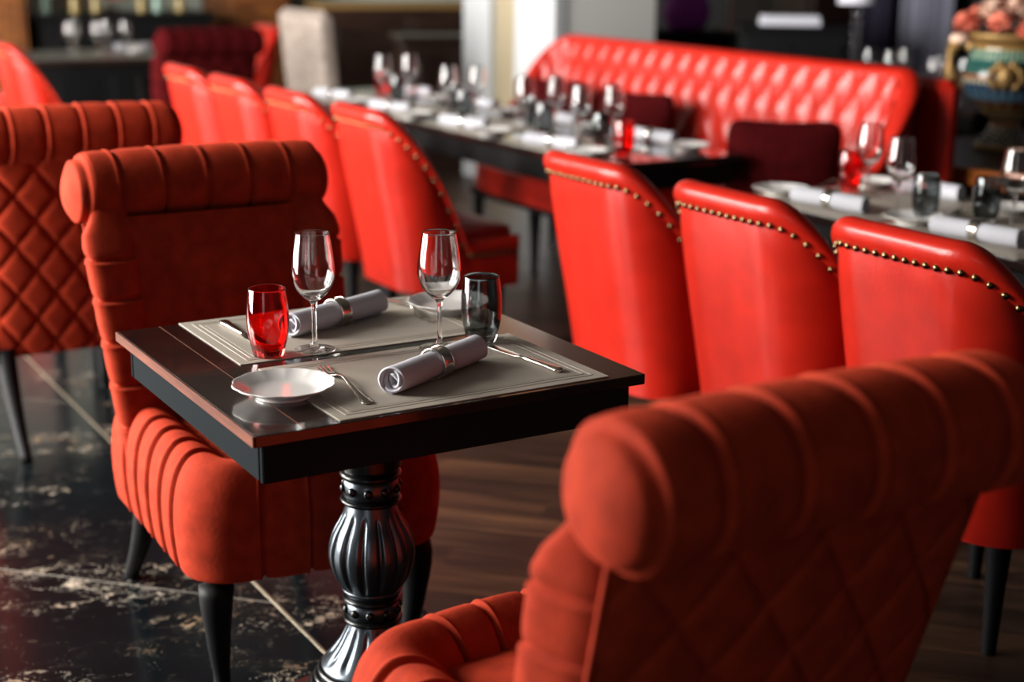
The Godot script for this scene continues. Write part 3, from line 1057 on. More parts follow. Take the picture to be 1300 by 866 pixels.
func make_mat() -> void:
	var c := loose("placemat")
	var w := 0.495
	var l := 0.328
	var b := MB.new()
	b.box(Vector3(0, 0.0009, 0), Vector3(w, 0.0018, l), 0.0006)
	part("border", b, M.mat_border, c)
	b = MB.new()
	b.box(Vector3(0, 0.0011, 0), Vector3(w - 0.075, 0.0020, l - 0.075), 0.0006)
	part("weave", b, M.mat_inner, c)
	for k in 2:
		var o := 0.010 + 0.011 * k
		b = MB.new()
		var hw := w / 2 - 0.0375 + o - 0.004
		var hl := l / 2 - 0.0375 + o - 0.004
		for s in [-1, 1]:
			b.box(Vector3(s * hw, 0.0019, 0), Vector3(0.004, 0.0012, hl * 2), 0.0004)
			b.box(Vector3(0, 0.0019, s * hl), Vector3(hw * 2, 0.0012, 0.004), 0.0004)
		part("rib", b, M.mat_inner, c)

func pillow(key: String, w: float, h: float, t: float, m: Material) -> void:
	var c := loose(key)
	var b := MB.new()
	b.sheet(MB.lin(25), MB.lin(48, true), func(u, q):
		var a: float = q * TAU
		var r: float = sin(u * PI)
		var x := sgnpow(cos(a), 0.32) * pow(r, 0.55)
		var y := sgnpow(sin(a), 0.32) * pow(r, 0.55)
		var puff := pow(maxf(0.0, (1.0 - x * x)) * maxf(0.0, (1.0 - y * y)), 0.45)
		return Vector3(x * w / 2 * (1.0 - 0.07 * (1.0 - y * y)), y * h / 2 * (1.0 - 0.10 * (1.0 - x * x)), signf(cos(u * PI)) * puff * t / 2), false, true)
	part("cover", b, m, c)

# ------------------------------------------------------------------ background furniture
func drape(called: String, label: String, m: Material, x: float, z0: float, z1: float, folds: int, y1 := 2.9) -> void:
	var b := MB.new()
	b.sheet(MB.lin(folds * 10 + 1), MB.lin(8), func(u, w):
		var y := lerpf(0.02, y1, w)
		return Vector3(0.055 * sin(u * folds * TAU) + 0.015 * sin(u * folds * TAU * 2.3 + w * 2.0), y, lerpf(z0, z1, u)))
	b.sheet(MB.lin(folds * 10 + 1), MB.lin(8), func(u, w):
		var y := lerpf(0.02, y1, w)
		return Vector3(0.006 + 0.055 * sin(u * folds * TAU) + 0.015 * sin(u * folds * TAU * 2.3 + w * 2.0), y, lerpf(z0, z1, u)))
	var c := thing(called, label, "curtain", Vector3(x, 0, 0))
	part("drape", b, m, c)
	b = MB.new()
	b.tube([Vector3(0, y1 + 0.02, minf(z0, z1)), Vector3(0, y1 + 0.02, maxf(z0, z1))], [0.016, 0.016], 10)
	part("rail", b, M.brass, c)

func cabinet(called: String, label: String, category: String, at: Vector3, w: float, h: float, d: float, turn: float, body_m: Material, top_m: Material, doors: int, group := "") -> Node3D:
	var c := thing(called, label, category, at, turn, group)
	var b := MB.new()
	b.box(Vector3(0, h / 2.0 - 0.02, 0), Vector3(w, h - 0.04, d), 0.005)
	part("body", b, body_m, c)
	b = MB.new()
	b.box(Vector3(0, h - 0.02, 0.01), Vector3(w + 0.06, 0.04, d + 0.05), 0.01)
	part("top", b, top_m, c)
	b = MB.new()
	b.box(Vector3(0, 0.05, 0.0), Vector3(w + 0.03, 0.10, d + 0.03), 0.008)
	part("plinth", b, body_m, c)
	for k in doors:
		var dw := (w - 0.06) / doors
		var o := part("door", door_mesh(dw - 0.02, h - 0.22), body_m, c, Vector3(-w / 2 + 0.03 + dw * (k + 0.5), h / 2.0 + 0.01, d / 2.0 + 0.008))
		b = MB.new()
		b.lathe(curve([Vector2(0, 0.0), Vector2(0.006, 0.0), Vector2(0.006, 0.012), Vector2(0.013, 0.02), Vector2(0.010, 0.03), Vector2(0, 0.033)], 3), 14)
		var kn := part("knob", b, M.brass, o, Vector3(dw * 0.36 * (1.0 if k % 2 == 0 else -1.0), 0.05, 0.01))
		kn.rotation.x = PI / 2
	return c

func door_mesh(w: float, h: float) -> MB:
	var b := MB.new()
	b.box(Vector3(0, 0, 0), Vector3(w, h, 0.018), 0.003)
	b.box(Vector3(0, 0, 0.010), Vector3(w - 0.12, h - 0.12, 0.012), 0.005)
	return b

func bottle(called: String, label: String, m: Material, at: Vector3, h: float, r: float, group: String) -> void:
	var c := thing(called, label, "bottle", at, 0.0, group)
	var b := MB.new()
	b.lathe(curve([Vector2(0, 0), Vector2(r * 0.9, 0), Vector2(r, 0.01), Vector2(r, h * 0.55), Vector2(r * 0.85, h * 0.66), Vector2(r * 0.36, h * 0.78), Vector2(r * 0.32, h * 0.95)], 4) + [Vector2(0, h * 0.95)], 24)
	part("body", b, m, c)
	b = MB.new()
	b.lathe([Vector2(0, h * 0.90), Vector2(r * 0.40, h * 0.90), Vector2(r * 0.40, h * 0.99), Vector2(r * 0.34, h), Vector2(0, h)], 16)
	part("cap", b, M.gold, c)

func majolica_vase(at: Vector3) -> void:
	var c := thing("footed_vase", "large painted ceramic urn with gilded handles standing on the round wooden table", "vase", at)
	var prof := curve([Vector2(0.0, 0.0), Vector2(0.090, 0.0), Vector2(0.112, 0.012), Vector2(0.108, 0.030), Vector2(0.085, 0.050), Vector2(0.066, 0.080), Vector2(0.060, 0.115), Vector2(0.085, 0.135), Vector2(0.088, 0.150), Vector2(0.125, 0.180), Vector2(0.168, 0.225), Vector2(0.186, 0.270), Vector2(0.180, 0.320), Vector2(0.165, 0.350), Vector2(0.158, 0.375), Vector2(0.150, 0.400), Vector2(0.158, 0.430), Vector2(0.165, 0.445), Vector2(0.155, 0.450), Vector2(0.140, 0.43), Vector2(0.13, 0.30), Vector2(0.0, 0.25)], 4)
	var b := MB.new()
	b.lathe(prof, 64)
	var n := b.v.size()
	for k in n:
		b.uv[k] = Vector2(b.uv[k].x, 1.0 - b.v[k].y / 0.45)
	part("body", b, M.vase, c)
	for r in [[0.447, 0.160, 0.010], [0.145, 0.090, 0.008], [0.012, 0.110, 0.010]]:
		b = MB.new()
		var pts := []
		var rad := []
		for k in 41:
			pts.append(Vector3(cos(TAU * k / 40.0) * r[1], r[0], sin(TAU * k / 40.0) * r[1]))
			rad.append(r[2])
		b.tube(pts, rad, 8)
		part("gilt_band", b, M.gold, c)
	for s in [-1, 1]:
		var dir := Vector3(0.80 * s, 0, 0.60 * s)
		b = MB.new()
		var hp := curve([Vector3(0, 0.25, 0) + dir * 0.175, Vector3(0, 0.27, 0) + dir * 0.215, Vector3(0, 0.33, 0) + dir * 0.235, Vector3(0, 0.40, 0) + dir * 0.225, Vector3(0, 0.425, 0) + dir * 0.185, Vector3(0, 0.40, 0) + dir * 0.155], 5)
		var hr := []
		for k in hp.size():
			hr.append(0.020 - 0.008 * sin(k * 0.7))
		b.tube(hp, hr, 10)
		var hd := part("handle", b, M.gold, c)
		b = MB.new()
		b.sheet(MB.lin(10), MB.lin(14, true), func(u, w):
			return Vector3(0, 0.43, 0) + dir * 0.20 + Vector3(sin(u * PI) * cos(w * TAU) * 0.045, cos(u * PI) * 0.022, sin(u * PI) * sin(w * TAU) * 0.04), false, true)
		part("shell_crest", b, M.blush, hd)
	# a gilded mask with a garland between the handles, on the side seen from the dining room
	var fd := Vector3(-0.80, 0, 0.60)
	b = MB.new()
	b.sheet(MB.lin(14), MB.lin(18, true), func(u, w):
		var k := sin(u * PI)
		return Vector3(0, 0.295, 0) + fd * (0.178 + 0.02 * absf(cos(u * PI))) + Vector3(0.6, 0, 0.8) * (k * cos(w * TAU) * 0.036) + Vector3(0, k * sin(w * TAU) * 0.052, 0) + fd * (0.016 * cos(u * PI)), false, true)
	part("mask", b, M.gold, c)
	for s in [-1, 1]:
		b = MB.new()
		var gp := []
		var gr := []
		for k in 12:
			var t := k / 11.0
			gp.append(Vector3(0, 0.35 - 0.10 * t, 0) + fd * 0.186 + Vector3(0.6, 0, 0.8) * (s * (0.015 + 0.045 * sin(t * PI * 0.9))))
			gr.append(0.012 + 0.003 * sin(k * 2.1))
		b.tube(gp, gr, 8)
		part("garland", b, M.gold, c)

func blossom_mesh(rng: RandomNumberGenerator, r: float) -> ArrayMesh:
	var b := MB.new()
	for k in 34:
		var y := 1.0 - 1.7 * (k + 0.5) / 34.0
		var a := k * 2.39996
		var q := sqrt(maxf(0.0, 1.0 - y * y))
		var d := Vector3(cos(a) * q, y, sin(a) * q)
		var side := d.cross(Vector3(0.3, 1, 0.2)).normalized()
		var up := side.cross(d).normalized()
		var s := r * rng.randf_range(0.34, 0.48)
		var base := d * r * 0.45
		b.sheet(MB.lin(5), MB.lin(5), func(u, w):
			var x: float = (w - 0.5) * 2.0
			return base + d * (u * r * 0.55) + side * (x * s * sin(0.25 + u * 2.4) * 0.8) + up * (s * 0.35 * (x * x) + s * 0.3 * u * u))
	return b.done()

func round_table(at: Vector3, r: float) -> void:
	var c := thing("round_table", "round dark wooden table with a golden rim, light put into its colour, behind the laid table", "table", at)
	var h := 0.68
	var b := MB.new()
	b.lathe([Vector2(0, h - 0.03), Vector2(r - 0.01, h - 0.03), Vector2(r - 0.005, h - 0.004), Vector2(r - 0.012, h), Vector2(0, h)], 96)
	part("tabletop", b, M.walnut, c)
	b = MB.new()
	b.lathe(curve([Vector2(r - 0.02, h - 0.065), Vector2(r - 0.004, h - 0.062), Vector2(r + 0.002, h - 0.04), Vector2(r - 0.001, h - 0.015), Vector2(r + 0.006, h - 0.004), Vector2(r - 0.006, h + 0.001)], 4), 96)
	part("rim", b, M.lit_oak, c)  # brighter oak stands in for light falling on the rim
	for k in 4:
		var a := PI * 0.75 + k * PI / 2 + 0.12
		b = MB.new()
		var d := Vector3(cos(a), 0, sin(a))
		b.tube(curve([d * (r - 0.06) + Vector3(0, h - 0.04, 0), d * (r - 0.03) + Vector3(0, h - 0.16, 0), d * (r - 0.12) + Vector3(0, 0.30, 0), d * (r - 0.05) + Vector3(0, 0.0, 0)], 5), [0.030, 0.034, 0.037, 0.037, 0.035, 0.032, 0.029, 0.026, 0.024, 0.022, 0.02, 0.019, 0.018, 0.018, 0.02, 0.022], 10)
		part("leg", b, M.oak, c)

func crystal_lamp(at: Vector3) -> void:
	var c := thing("crystal_lamp", "slender crystal lamp with a white shade beyond the long red sofa", "lamp", at)
	var b := MB.new()
	b.lathe(curve([Vector2(0, 0), Vector2(0.07, 0), Vector2(0.06, 0.02), Vector2(0.02, 0.035), Vector2(0.012, 0.05)], 3), 24)
	part("foot", b, M.silver, c)
	for k in 6:
		b = MB.new()
		var y := 0.065 + k * 0.058
		b.lathe(curve([Vector2(0, y - 0.028), Vector2(0.018, y - 0.02), Vector2(0.028, y), Vector2(0.018, y + 0.02), Vector2(0, y + 0.03)], 2), 8)
		part("crystal", b, M.glass, c)
	b = MB.new()
	b.lathe([Vector2(0.11, 0.40), Vector2(0.105, 0.401), Vector2(0.07, 0.56), Vector2(0.074, 0.56), Vector2(0.11, 0.40)], 32)
	part("shade", b, M.linen_white, c)

# ------------------------------------------------------------------ the room
func wall_piece(b: MB, lo: Vector3, hi: Vector3) -> void:
	b.box((lo + hi) / 2.0, hi - lo, 0.002)

func clip_poly(poly: Array, nrm: Vector2, d: float) -> Array:   # keep nrm.p <= d
	var r := []
	for i in poly.size():
		var a: Vector2 = poly[i]
		var b: Vector2 = poly[(i + 1) % poly.size()]
		var da := nrm.dot(a) - d
		var db := nrm.dot(b) - d
		if da <= 0.0:
			r.append(a)
		if da * db < 0.0:
			r.append(a.lerp(b, da / (da - db)))
	return r

func diagonal_pieces(parent: Node3D, called: String, area: Array, offs: Array, gap: float, y0: float, y1: float, mats: Array) -> void:
	# strips between the lines z - x = offs[k]
	var nrm := Vector2(-1, 1).normalized()
	for k in offs.size() - 1:
		var p := clip_poly(area, nrm, (offs[k + 1] - gap) / sqrt(2.0))
		if p.size() > 2:
			p = clip_poly(p, -nrm, -(offs[k] + gap) / sqrt(2.0))
		if p.size() > 2:
			var b := MB.new()
			b.slab(p, y0, y1)
			if mats.size() > 1:
				var dir := Vector2(1, 1).normalized()
				for i in b.uv.size():
					var q := Vector2(b.v[i].x, b.v[i].z)
					b.uv[i] = Vector2(q.dot(dir) * 0.7 + k * 0.37, q.dot(nrm) * 1.6 + k * 0.21)
			part(called, b, mats[k % mats.size()], parent)

func build_room() -> void:
	# floor: a base with marble slabs to the left, boards to the right, and a metal strip between
	var b := MB.new()
	wall_piece(b, Vector3(-3.4, -0.30, -10.2), Vector3(6.5, -0.020, 4.4))
	var fl := struct("floor", b, M.wall_dark)
	b = MB.new()
	wall_piece(b, Vector3(-3.3, -0.021, -10.1), Vector3(0.332, -0.0012, 4.3))
	part("grout_bed", b, M.grout, fl)
	var left := [Vector2(-3.3, -10.1), Vector2(0.048, -10.1), Vector2(0.048, 4.3), Vector2(-3.3, 4.3)]
	var offs := []
	for k in range(-9, 8):
		offs.append(-0.69 + 1.74 * k)
	diagonal_pieces(fl, "marble_slab", left, offs, 0.0042, -0.02, 0.0, [M.marble])
	b = MB.new()
	wall_piece(b, Vector3(0.049, -0.0011, -10.1), Vector3(0.057, 0.0006, 4.3))
	part("metal_strip", b, M.brass_strip, fl)
	var mid := [Vector2(0.058, -10.1), Vector2(0.33, -10.1), Vector2(0.33, 4.3), Vector2(0.058, 4.3)]
	b = MB.new()
	b.slab(mid, -0.02, 0.0)
	part("marble_slab", b, M.marble, fl)
	var right := [Vector2(0.334, -10.1), Vector2(6.4, -10.1), Vector2(6.4, 4.3), Vector2(0.334, 4.3)]
	offs = []
	for k in 116:
		offs.append(-16.4 + 0.18 * k)
	diagonal_pieces(fl, "floorboard", right, offs, 0.0008, -0.02, 0.0, M.planks)
	# walls
	b = MB.new()
	wall_piece(b, Vector3(-3.4, 0, -10.2), Vector3(-3.2, 0.25, 4.4))
	wall_piece(b, Vector3(-3.4, 3.1, -10.2), Vector3(-3.2, 3.4, 4.4))
	var edges := [-10.2]
	for z in WIN_Z:
		edges.append(z - 0.75)
		edges.append(z + 0.75)
	edges.append(4.4)
	for k in range(0, edges.size(), 2):
		wall_piece(b, Vector3(-3.4, 0.25, edges[k]), Vector3(-3.2, 3.1, edges[k + 1]))
	struct("wall_left", b, M.wall_warm)
	for k in WIN_Z.size():
		var z: float = WIN_Z[k]
		var w := Node3D.new()
		w.name = "window_%d" % (k + 1)  # the last one is an added window out of view
		w.set_meta("kind", "structure")
		add_child(w)
		b = MB.new()
		for s in [-1, 0, 1]:
			wall_piece(b, Vector3(-3.33, 0.25, z + s * 0.72 - 0.03), Vector3(-3.27, 3.1, z + s * 0.72 + 0.03))
		for y in [0.28, 1.22, 2.16, 3.07]:
			wall_piece(b, Vector3(-3.33, y - 0.025, z - 0.72), Vector3(-3.27, y + 0.025, z + 0.72))
		part("frame", b, M.white_paint, w)
		b = MB.new()
		wall_piece(b, Vector3(-3.303, 0.27, z - 0.72), Vector3(-3.297, 3.08, z + 0.72))
		part("pane", b, M.pane, w)
	b = MB.new()
	wall_piece(b, Vector3(-3.4, 0, -10.4), Vector3(6.5, 3.4, -10.0))
	struct("wall_back", b, M.wall_pale)
	b = MB.new()
	wall_piece(b, Vector3(6.3, 0, -10.2), Vector3(6.5, 3.4, 4.4))
	struct("wall_right", b, M.wall_dark)
	b = MB.new()
	wall_piece(b, Vector3(-3.4, 0, 4.2), Vector3(6.5, 3.4, 4.4))
	struct("wall_front", b, M.wall_light)
	b = MB.new()
	wall_piece(b, Vector3(-3.4, 3.4, -10.4), Vector3(6.5, 3.6, 4.4))
	struct("ceiling", b, M.ceiling)
	# square pier with white pilasters and a khaki recess
	b = MB.new()
	wall_piece(b, Vector3(3.63, 0, -6.18), Vector3(4.30, 3.4, -5.12))
	var pier := struct("pier", b, M.grey_paint)
	for z in [[-6.20, -5.86], [-5.56, -5.11]]:
		b = MB.new()
		wall_piece(b, Vector3(3.58, 0, z[0]), Vector3(3.66, 3.4, z[1]))
		part("pilaster", b, M.white_paint, pier)
	b = MB.new()
	wall_piece(b, Vector3(3.622, 0, -5.86), Vector3(3.64, 3.4, -5.56))
	part("recess_panel", b, M.khaki, pier)
	b = MB.new()
	wall_piece(b, Vector3(3.54, 2.3, -6.24), Vector3(4.34, 3.4, -5.08))
	part("wooden_capital", b, M.oak, pier)

# ------------------------------------------------------------------ build
func _ready() -> void:
	# camera: a 52.6 mm lens at f/2.2, focused on the near place setting
	var cam := Camera3D.new()
	cam.name = "camera"
	cam.position = Vector3(-1.08416, 1.44937, 2.32703)
	cam.basis = Basis(Vector3.UP, -0.53469) * Basis(Vector3.RIGHT, -0.25892) * Basis(Vector3.BACK, 0.01055)
	var lens := CameraAttributesPhysical.new()
	lens.frustum_focal_length = 52.65
	lens.frustum_focus_distance = 2.50
	lens.exposure_aperture = 2.1
	cam.attributes = lens
	cam.fov = 25.677
	add_child(cam)
	var we := WorldEnvironment.new()
	we.name = "environment"
	var e := Environment.new()
	e.background_mode = Environment.BG_SKY
	var sky := Sky.new()
	var sm := ProceduralSkyMaterial.new()
	sm.sky_top_color = Color(0.72, 0.80, 0.90)
	sm.sky_horizon_color = Color(0.88, 0.91, 0.94)
	sm.ground_bottom_color = Color(0.40, 0.40, 0.40)
	sm.ground_horizon_color = Color(0.60, 0.60, 0.60)
	sm.sky_energy_multiplier = 0.8
	sm.ground_energy_multiplier = 0.4
	sky.sky_material = sm
	e.sky = sky
	e.tonemap_mode = Environment.TONE_MAPPER_LINEAR
	e.tonemap_exposure = 1.9
	e.sdfgi_enabled = true
	e.ssao_enabled = true
	e.ssil_enabled = true
	we.environment = e
	add_child(we)
	for k in WIN_Z.size():   # daylight at each window; the last is added as weak fill
		var a := AreaLight3D.new()
		a.name = "window_light_%d" % (k + 1)
		a.area_size = Vector2(1.4, 2.7)
		a.area_normalize_energy = false
		a.light_energy = [6.8, 7.6, 7.6, 0.22][k]
		a.light_color = Color(1.0, 0.985, 0.96)
		a.area_range = 30.0
		a.shadow_enabled = true
		a.position = Vector3(-3.18, 1.68, WIN_Z[k])
		a.rotation.y = -PI / 2
		add_child(a)

	make_materials()
	build_room()
	make_velvet_chair()
	make_tub("tub", 0.115, 0.16, 0.39, 0.905, 0.45, M.leather, false, 0.0285)
	make_cream_chair()
	make_tub("sofa", 1.05, 0.22, 0.10, 1.03, 0.70, M.leather, true, 0.045, 0.45, 0.10, 0.30)
	make_wineglass()
	make_tumbler("red_tumbler", M.red_glass)
	make_tumbler("smoke_tumbler", M.smoke_glass)
	make_plate()
	make_napkin()
	make_cutlery()
	make_mat()
	pillow("pillow", 0.42, 0.41, 0.13, M.wine_velvet)

	# ---- the table for two and its chairs
	square_table()
	place("velvet", "velvet_chair", "red velvet chair with channel-stitched back, facing the viewer across the small table", "chair", Vector3(0.012, 0, -0.48), 0.0)
	place("velvet", "velvet_chair", "nearest red velvet chair in the foreground, its quilted back turned to the viewer", "chair", Vector3(-0.026, 0, 0.755), PI)
	place("velvet", "velvet_chair", "red velvet chair with quilted back at the left edge, behind the chair facing the viewer", "chair", Vector3(-0.01, 0, -2.33), PI)
	var far_chair := place("velvet", "velvet_chair", "far velvet chair before the bar, its shade put into a dark wine-red, back turned to the viewer", "chair", Vector3(1.66, 0, -5.95), PI)
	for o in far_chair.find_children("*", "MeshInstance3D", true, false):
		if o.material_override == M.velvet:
			o.material_override = M.wine_velvet  # darker velvet, the dim light on this chair put into its colour
	var y := TT + 0.0021
	place("placemat", "placemat", "grey woven placemat on the far half of the small table, under the red tumbler", "placemat", Vector3(0.017, TT, -0.187), 0.0)
	place("placemat", "placemat", "grey woven placemat on the near half of the small table, under the knife", "placemat", Vector3(0.036, TT, 0.175), 0.012)
	place("wineglass", "wineglass", "empty wine glass beside the red tumbler on the small table", "wine glass", Vector3(-0.081, y, -0.052), 0.0)
	place("wineglass", "wineglass", "empty wine glass behind the near rolled napkin, next to the smoky tumbler", "wine glass", Vector3(0.118, y, 0.043), 0.0)
	place("red_tumbler", "red_tumbler", "clear red glass tumbler at the corner of the far placemat on the small table", "tumbler", Vector3(-0.166, y, -0.056), 0.0)
	place("smoke_tumbler", "smoky_tumbler", "smoky grey glass tumbler behind the near rolled napkin on the small table", "tumbler", Vector3(0.210, y, 0.032), 0.0)
	place("plate", "plate", "white scalloped side plate at the front corner of the small table", "plate", Vector3(-0.232, TT + 0.0006, 0.176), 0.1)
	place("plate", "plate", "white side plate behind the wine glass and the smoky tumbler", "plate", Vector3(0.268, y, -0.20), 0.0)
	place("napkin", "rolled_napkin", "grey rolled napkin in a silver ring lying in front of the smoky tumbler", "napkin", Vector3(0.028, y - 0.0008, 0.205), 0.466)
	place("napkin", "rolled_napkin", "grey rolled napkin in a silver ring behind the wine glass with the red tumbler", "napkin", Vector3(0.027, y - 0.0008, -0.196), 0.40)
	place("knife", "table_knife", "silver table knife on the near placemat beside the smoky tumbler", "knife", Vector3(0.211, y - 0.001, 0.176), -1.447)
	place("knife", "table_knife", "silver table knife behind the red tumbler on the far placemat", "knife", Vector3(-0.157, y - 0.001, -0.206), PI / 2)
	place("fork", "table_fork", "silver fork beside the white scalloped plate on the near placemat", "fork", Vector3(-0.126, y - 0.0022, 0.172), -1.663)
	place("fork", "table_fork", "silver fork on the far placemat beside the far white plate", "fork", Vector3(0.196, y - 0.0022, -0.235), PI / 2)

	# ---- the row of leather chairs along the two long tables
	var row_b := [[-0.97, "first of the right-hand three red leather chairs, nearest the gap between the long tables"], [-0.37, "middle one of the three red leather chairs with nail heads at the right-hand table"], [0.19, "red leather chair at the far right, partly hidden by the foreground velvet chair"]]
	for r in row_b:
		place("tub", "leather_chair", r[1], "chair", Vector3(1.37, 0, r[0]), PI / 2, "red leather chairs at the right-hand long table")
	var row_a := [[-2.40, "red leather chair with its seat showing, last of the left-hand row before the gap"], [-3.04, "red leather chair second from the gap in the left-hand row of four"], [-3.68, "red leather chair third from the gap in the left-hand row of four"], [-4.28, "red leather chair farthest from the viewer in the left-hand row of four"]]
	for r in row_a:
		place("tub", "leather_chair", r[1], "chair", Vector3(1.37, 0, r[0]), PI / 2, "red leather chairs at the left-hand long table")
	place("tub", "leather_chair", "red leather chair at the left edge of the picture, behind the quilted velvet chair", "chair", Vector3(1.00, 0, -6.15), PI / 2)
	place("tub", "leather_chair", "red leather chair seen from the side, between the dark velvet armchair and the pale chair", "chair", Vector3(2.48, 0, -7.45), -PI / 2)
	place("sofa", "long_sofa", "long red leather sofa with diamond-quilted back along the wall side of the long tables", "sofa", Vector3(2.62, 0, -2.75), -PI / 2)
	place("pillow", "cushion", "dark wine-red cushion at the near end of the long quilted sofa", "cushion", Vector3(2.44, 0.668, -1.75), -0.66)
	place("pillow", "cushion", "dark wine-red cushion at the far end of the long quilted sofa", "cushion", Vector3(2.62, 0.66, -3.62), -1.25)
	place("pillow", "cushion", "dark wine-red cushion on the sofa behind the red tumbler of the left-hand table", "cushion", Vector3(2.62, 0.66, -2.92), -1.3)

	long_table("long dark table laid for eight between the left-hand chairs and the sofa", 1.66, 2.26, -4.55, -1.75, [-4.2, -2.1])
	long_table("long dark table laid with glasses at the right, behind the right-hand chairs", 1.66, 2.26, -1.07, 0.75, [-0.75, 0.45])
	lay_tables()
	background()

func lay_tables() -> void:
	var y := TT + 0.0021
	var la := "left-hand long table"
	var lb := "right-hand long table"
	var q := PI / 2
	# settings along the long tables
	var k := 0
	for z in [-4.10, -3.50, -2.85, -2.20]:
		var nth: String = ["farthest", "second farthest", "second nearest", "nearest"][k]
		place("placemat", "placemat", "grey placemat on the chair side of the %s, %s of its row" % [la, nth], "placemat", Vector3(1.84, TT, z), q, "placemats on the left-hand long table")
		place("napkin", "rolled_napkin", "rolled napkin on the chair side of the %s, %s of its row" % [la, nth], "napkin", Vector3(1.745, y, z + 0.02), q + 0.25, "napkins on the left-hand long table")
		place("plate", "plate", "white plate on the chair side of the %s, %s of its row" % [la, nth], "plate", Vector3(1.74, y, z + 0.235), 0.0, "plates on the left-hand long table")
		place("napkin", "rolled_napkin", "rolled napkin on the sofa side of the %s, %s of its row" % [la, nth], "napkin", Vector3(2.17, y, z + 0.03), q + 0.1, "napkins on the left-hand long table")
		place("plate", "plate", "white plate on the sofa side of the %s, %s of its row" % [la, nth], "plate", Vector3(2.15, y, z + 0.27), 0.0, "plates on the left-hand long table")
		k += 1
	k = 0
	for cl in [[1.97, -3.93], [1.93, -3.22], [1.95, -2.63], [1.95, -2.24]]:
		var nth: String = ["farthest", "second farthest", "second nearest", "nearest"][k]
		place("wineglass", "wineglass", "wine glass on the chair side of the %s cluster on the %s" % [nth, la], "wine glass", Vector3(cl[0] - 0.05, y, cl[1]), 0.0, "wine glasses on the left-hand long table")
		place("wineglass", "wineglass", "wine glass on the sofa side of the %s cluster on the %s" % [nth, la], "wine glass", Vector3(cl[0] + 0.06, y, cl[1] + 0.05), 0.0, "wine glasses on the left-hand long table")
		place("smoke_tumbler", "smoky_tumbler", "smoky tumbler on the chair side of the %s cluster on the %s" % [nth, la], "tumbler", Vector3(cl[0] - 0.03, y, cl[1] + 0.11), 0.0, "tumblers on the left-hand long table")
		if k in [1, 2]:
			place("smoke_tumbler", "smoky_tumbler", "smoky tumbler on the sofa side of the %s cluster on the %s" % [nth, la], "tumbler", Vector3(cl[0] + 0.03, y, cl[1] - 0.09), 0.0, "tumblers on the left-hand long table")
		k += 1
	place("red_tumbler", "red_tumbler", "red glass tumbler at the far end of the left-hand long table", "tumbler", Vector3(1.99, y, -4.08), 0.0, "red tumblers on the left-hand long table")
	place("red_tumbler", "red_tumbler", "red glass tumbler at the near end of the left-hand long table", "tumbler", Vector3(1.85, y, -1.89), 0.0, "red tumblers on the left-hand long table")
	k = 0
	for z in [-0.80, -0.27, 0.30]:
		var nth: String = ["leftmost", "middle", "rightmost"][k]
		place("placemat", "placemat", "grey placemat on the chair side of the %s, %s of its row" % [lb, nth], "placemat", Vector3(1.84, TT, z), q, "placemats on the right-hand long table")
		place("placemat", "placemat", "grey placemat on the far side of the %s, %s of its row" % [lb, nth], "placemat", Vector3(2.09, TT + 0.0002, z), q, "placemats on the right-hand long table")
		place("napkin", "rolled_napkin", "ringed rolled napkin on the chair side of the %s, %s of its row" % [lb, nth], "napkin", Vector3(1.765, y, z + 0.04), q + 0.12, "napkins on the right-hand long table")
		place("napkin", "rolled_napkin", "rolled napkin on the far side of the %s, %s of its row" % [lb, nth], "napkin", Vector3(2.17, y, z + 0.01), q + 0.02, "napkins on the right-hand long table")
		place("plate", "plate", "white plate on the chair side of the %s, %s of its row" % [lb, nth], "plate", Vector3(1.80, y, z - 0.21), 0.0, "plates on the right-hand long table")
		place("plate", "plate", "white plate on the far side of the %s, %s of its row" % [lb, nth], "plate", Vector3(2.14, y, z - 0.20), 0.0, "plates on the right-hand long table")
		place("fork", "table_fork", "silver fork on the far side of the %s, %s of its row" % [lb, nth], "fork", Vector3(2.05, y, z - 0.27), 0.3, "forks on the right-hand long table")
		k += 1
	place("red_tumbler", "red_tumbler", "red glass tumbler on the right-hand long table, beside a wine glass", "tumbler", Vector3(2.01, y, -0.95))
	place("wineglass", "wineglass", "wine glass next to the red tumbler on the right-hand long table", "wine glass", Vector3(2.00, y, -0.865))
	place("wineglass", "wineglass", "wine glass left of the first smoky tumbler on the right-hand long table", "wine glass", Vector3(1.85, y, -0.59))
	place("smoke_tumbler", "smoky_tumbler", "left one of the two smoky tumblers on the right-hand long table", "tumbler", Vector3(1.87, y, -0.51))
	place("smoke_tumbler", "smoky_tumbler", "right one of the two smoky tumblers on the right-hand long table", "tumbler", Vector3(1.98, y, -0.40))
	place("wineglass", "wineglass", "rightmost wine glass on the right-hand long table, at the picture's edge", "wine glass", Vector3(1.95, y, -0.285))

func small_table(label: String, at: Vector3, w: float, d: float, turn := 0.0) -> void:
	var c := thing("dining_table", label, "table", at, turn)
	var b := MB.new()
	b.box(Vector3(0, TT - 0.015, 0), Vector3(w, 0.03, d), 0.004)
	part("tabletop", b, M.walnut, c)
	b = MB.new()
	b.box(Vector3(0, TT - 0.07, 0), Vector3(w - 0.08, 0.08, d - 0.08), 0.004)
	part("apron", b, M.black_wood, c)
	for sx in [-1, 1]:
		for sz in [-1, 1]:
			b = MB.new()
			b.tube([Vector3(sx * (w / 2 - 0.08), TT - 0.05, sz * (d / 2 - 0.08)), Vector3(sx * (w / 2 - 0.08), 0, sz * (d / 2 - 0.08))], [0.032, 0.022], 10)
			part("leg", b, M.black_wood, c)

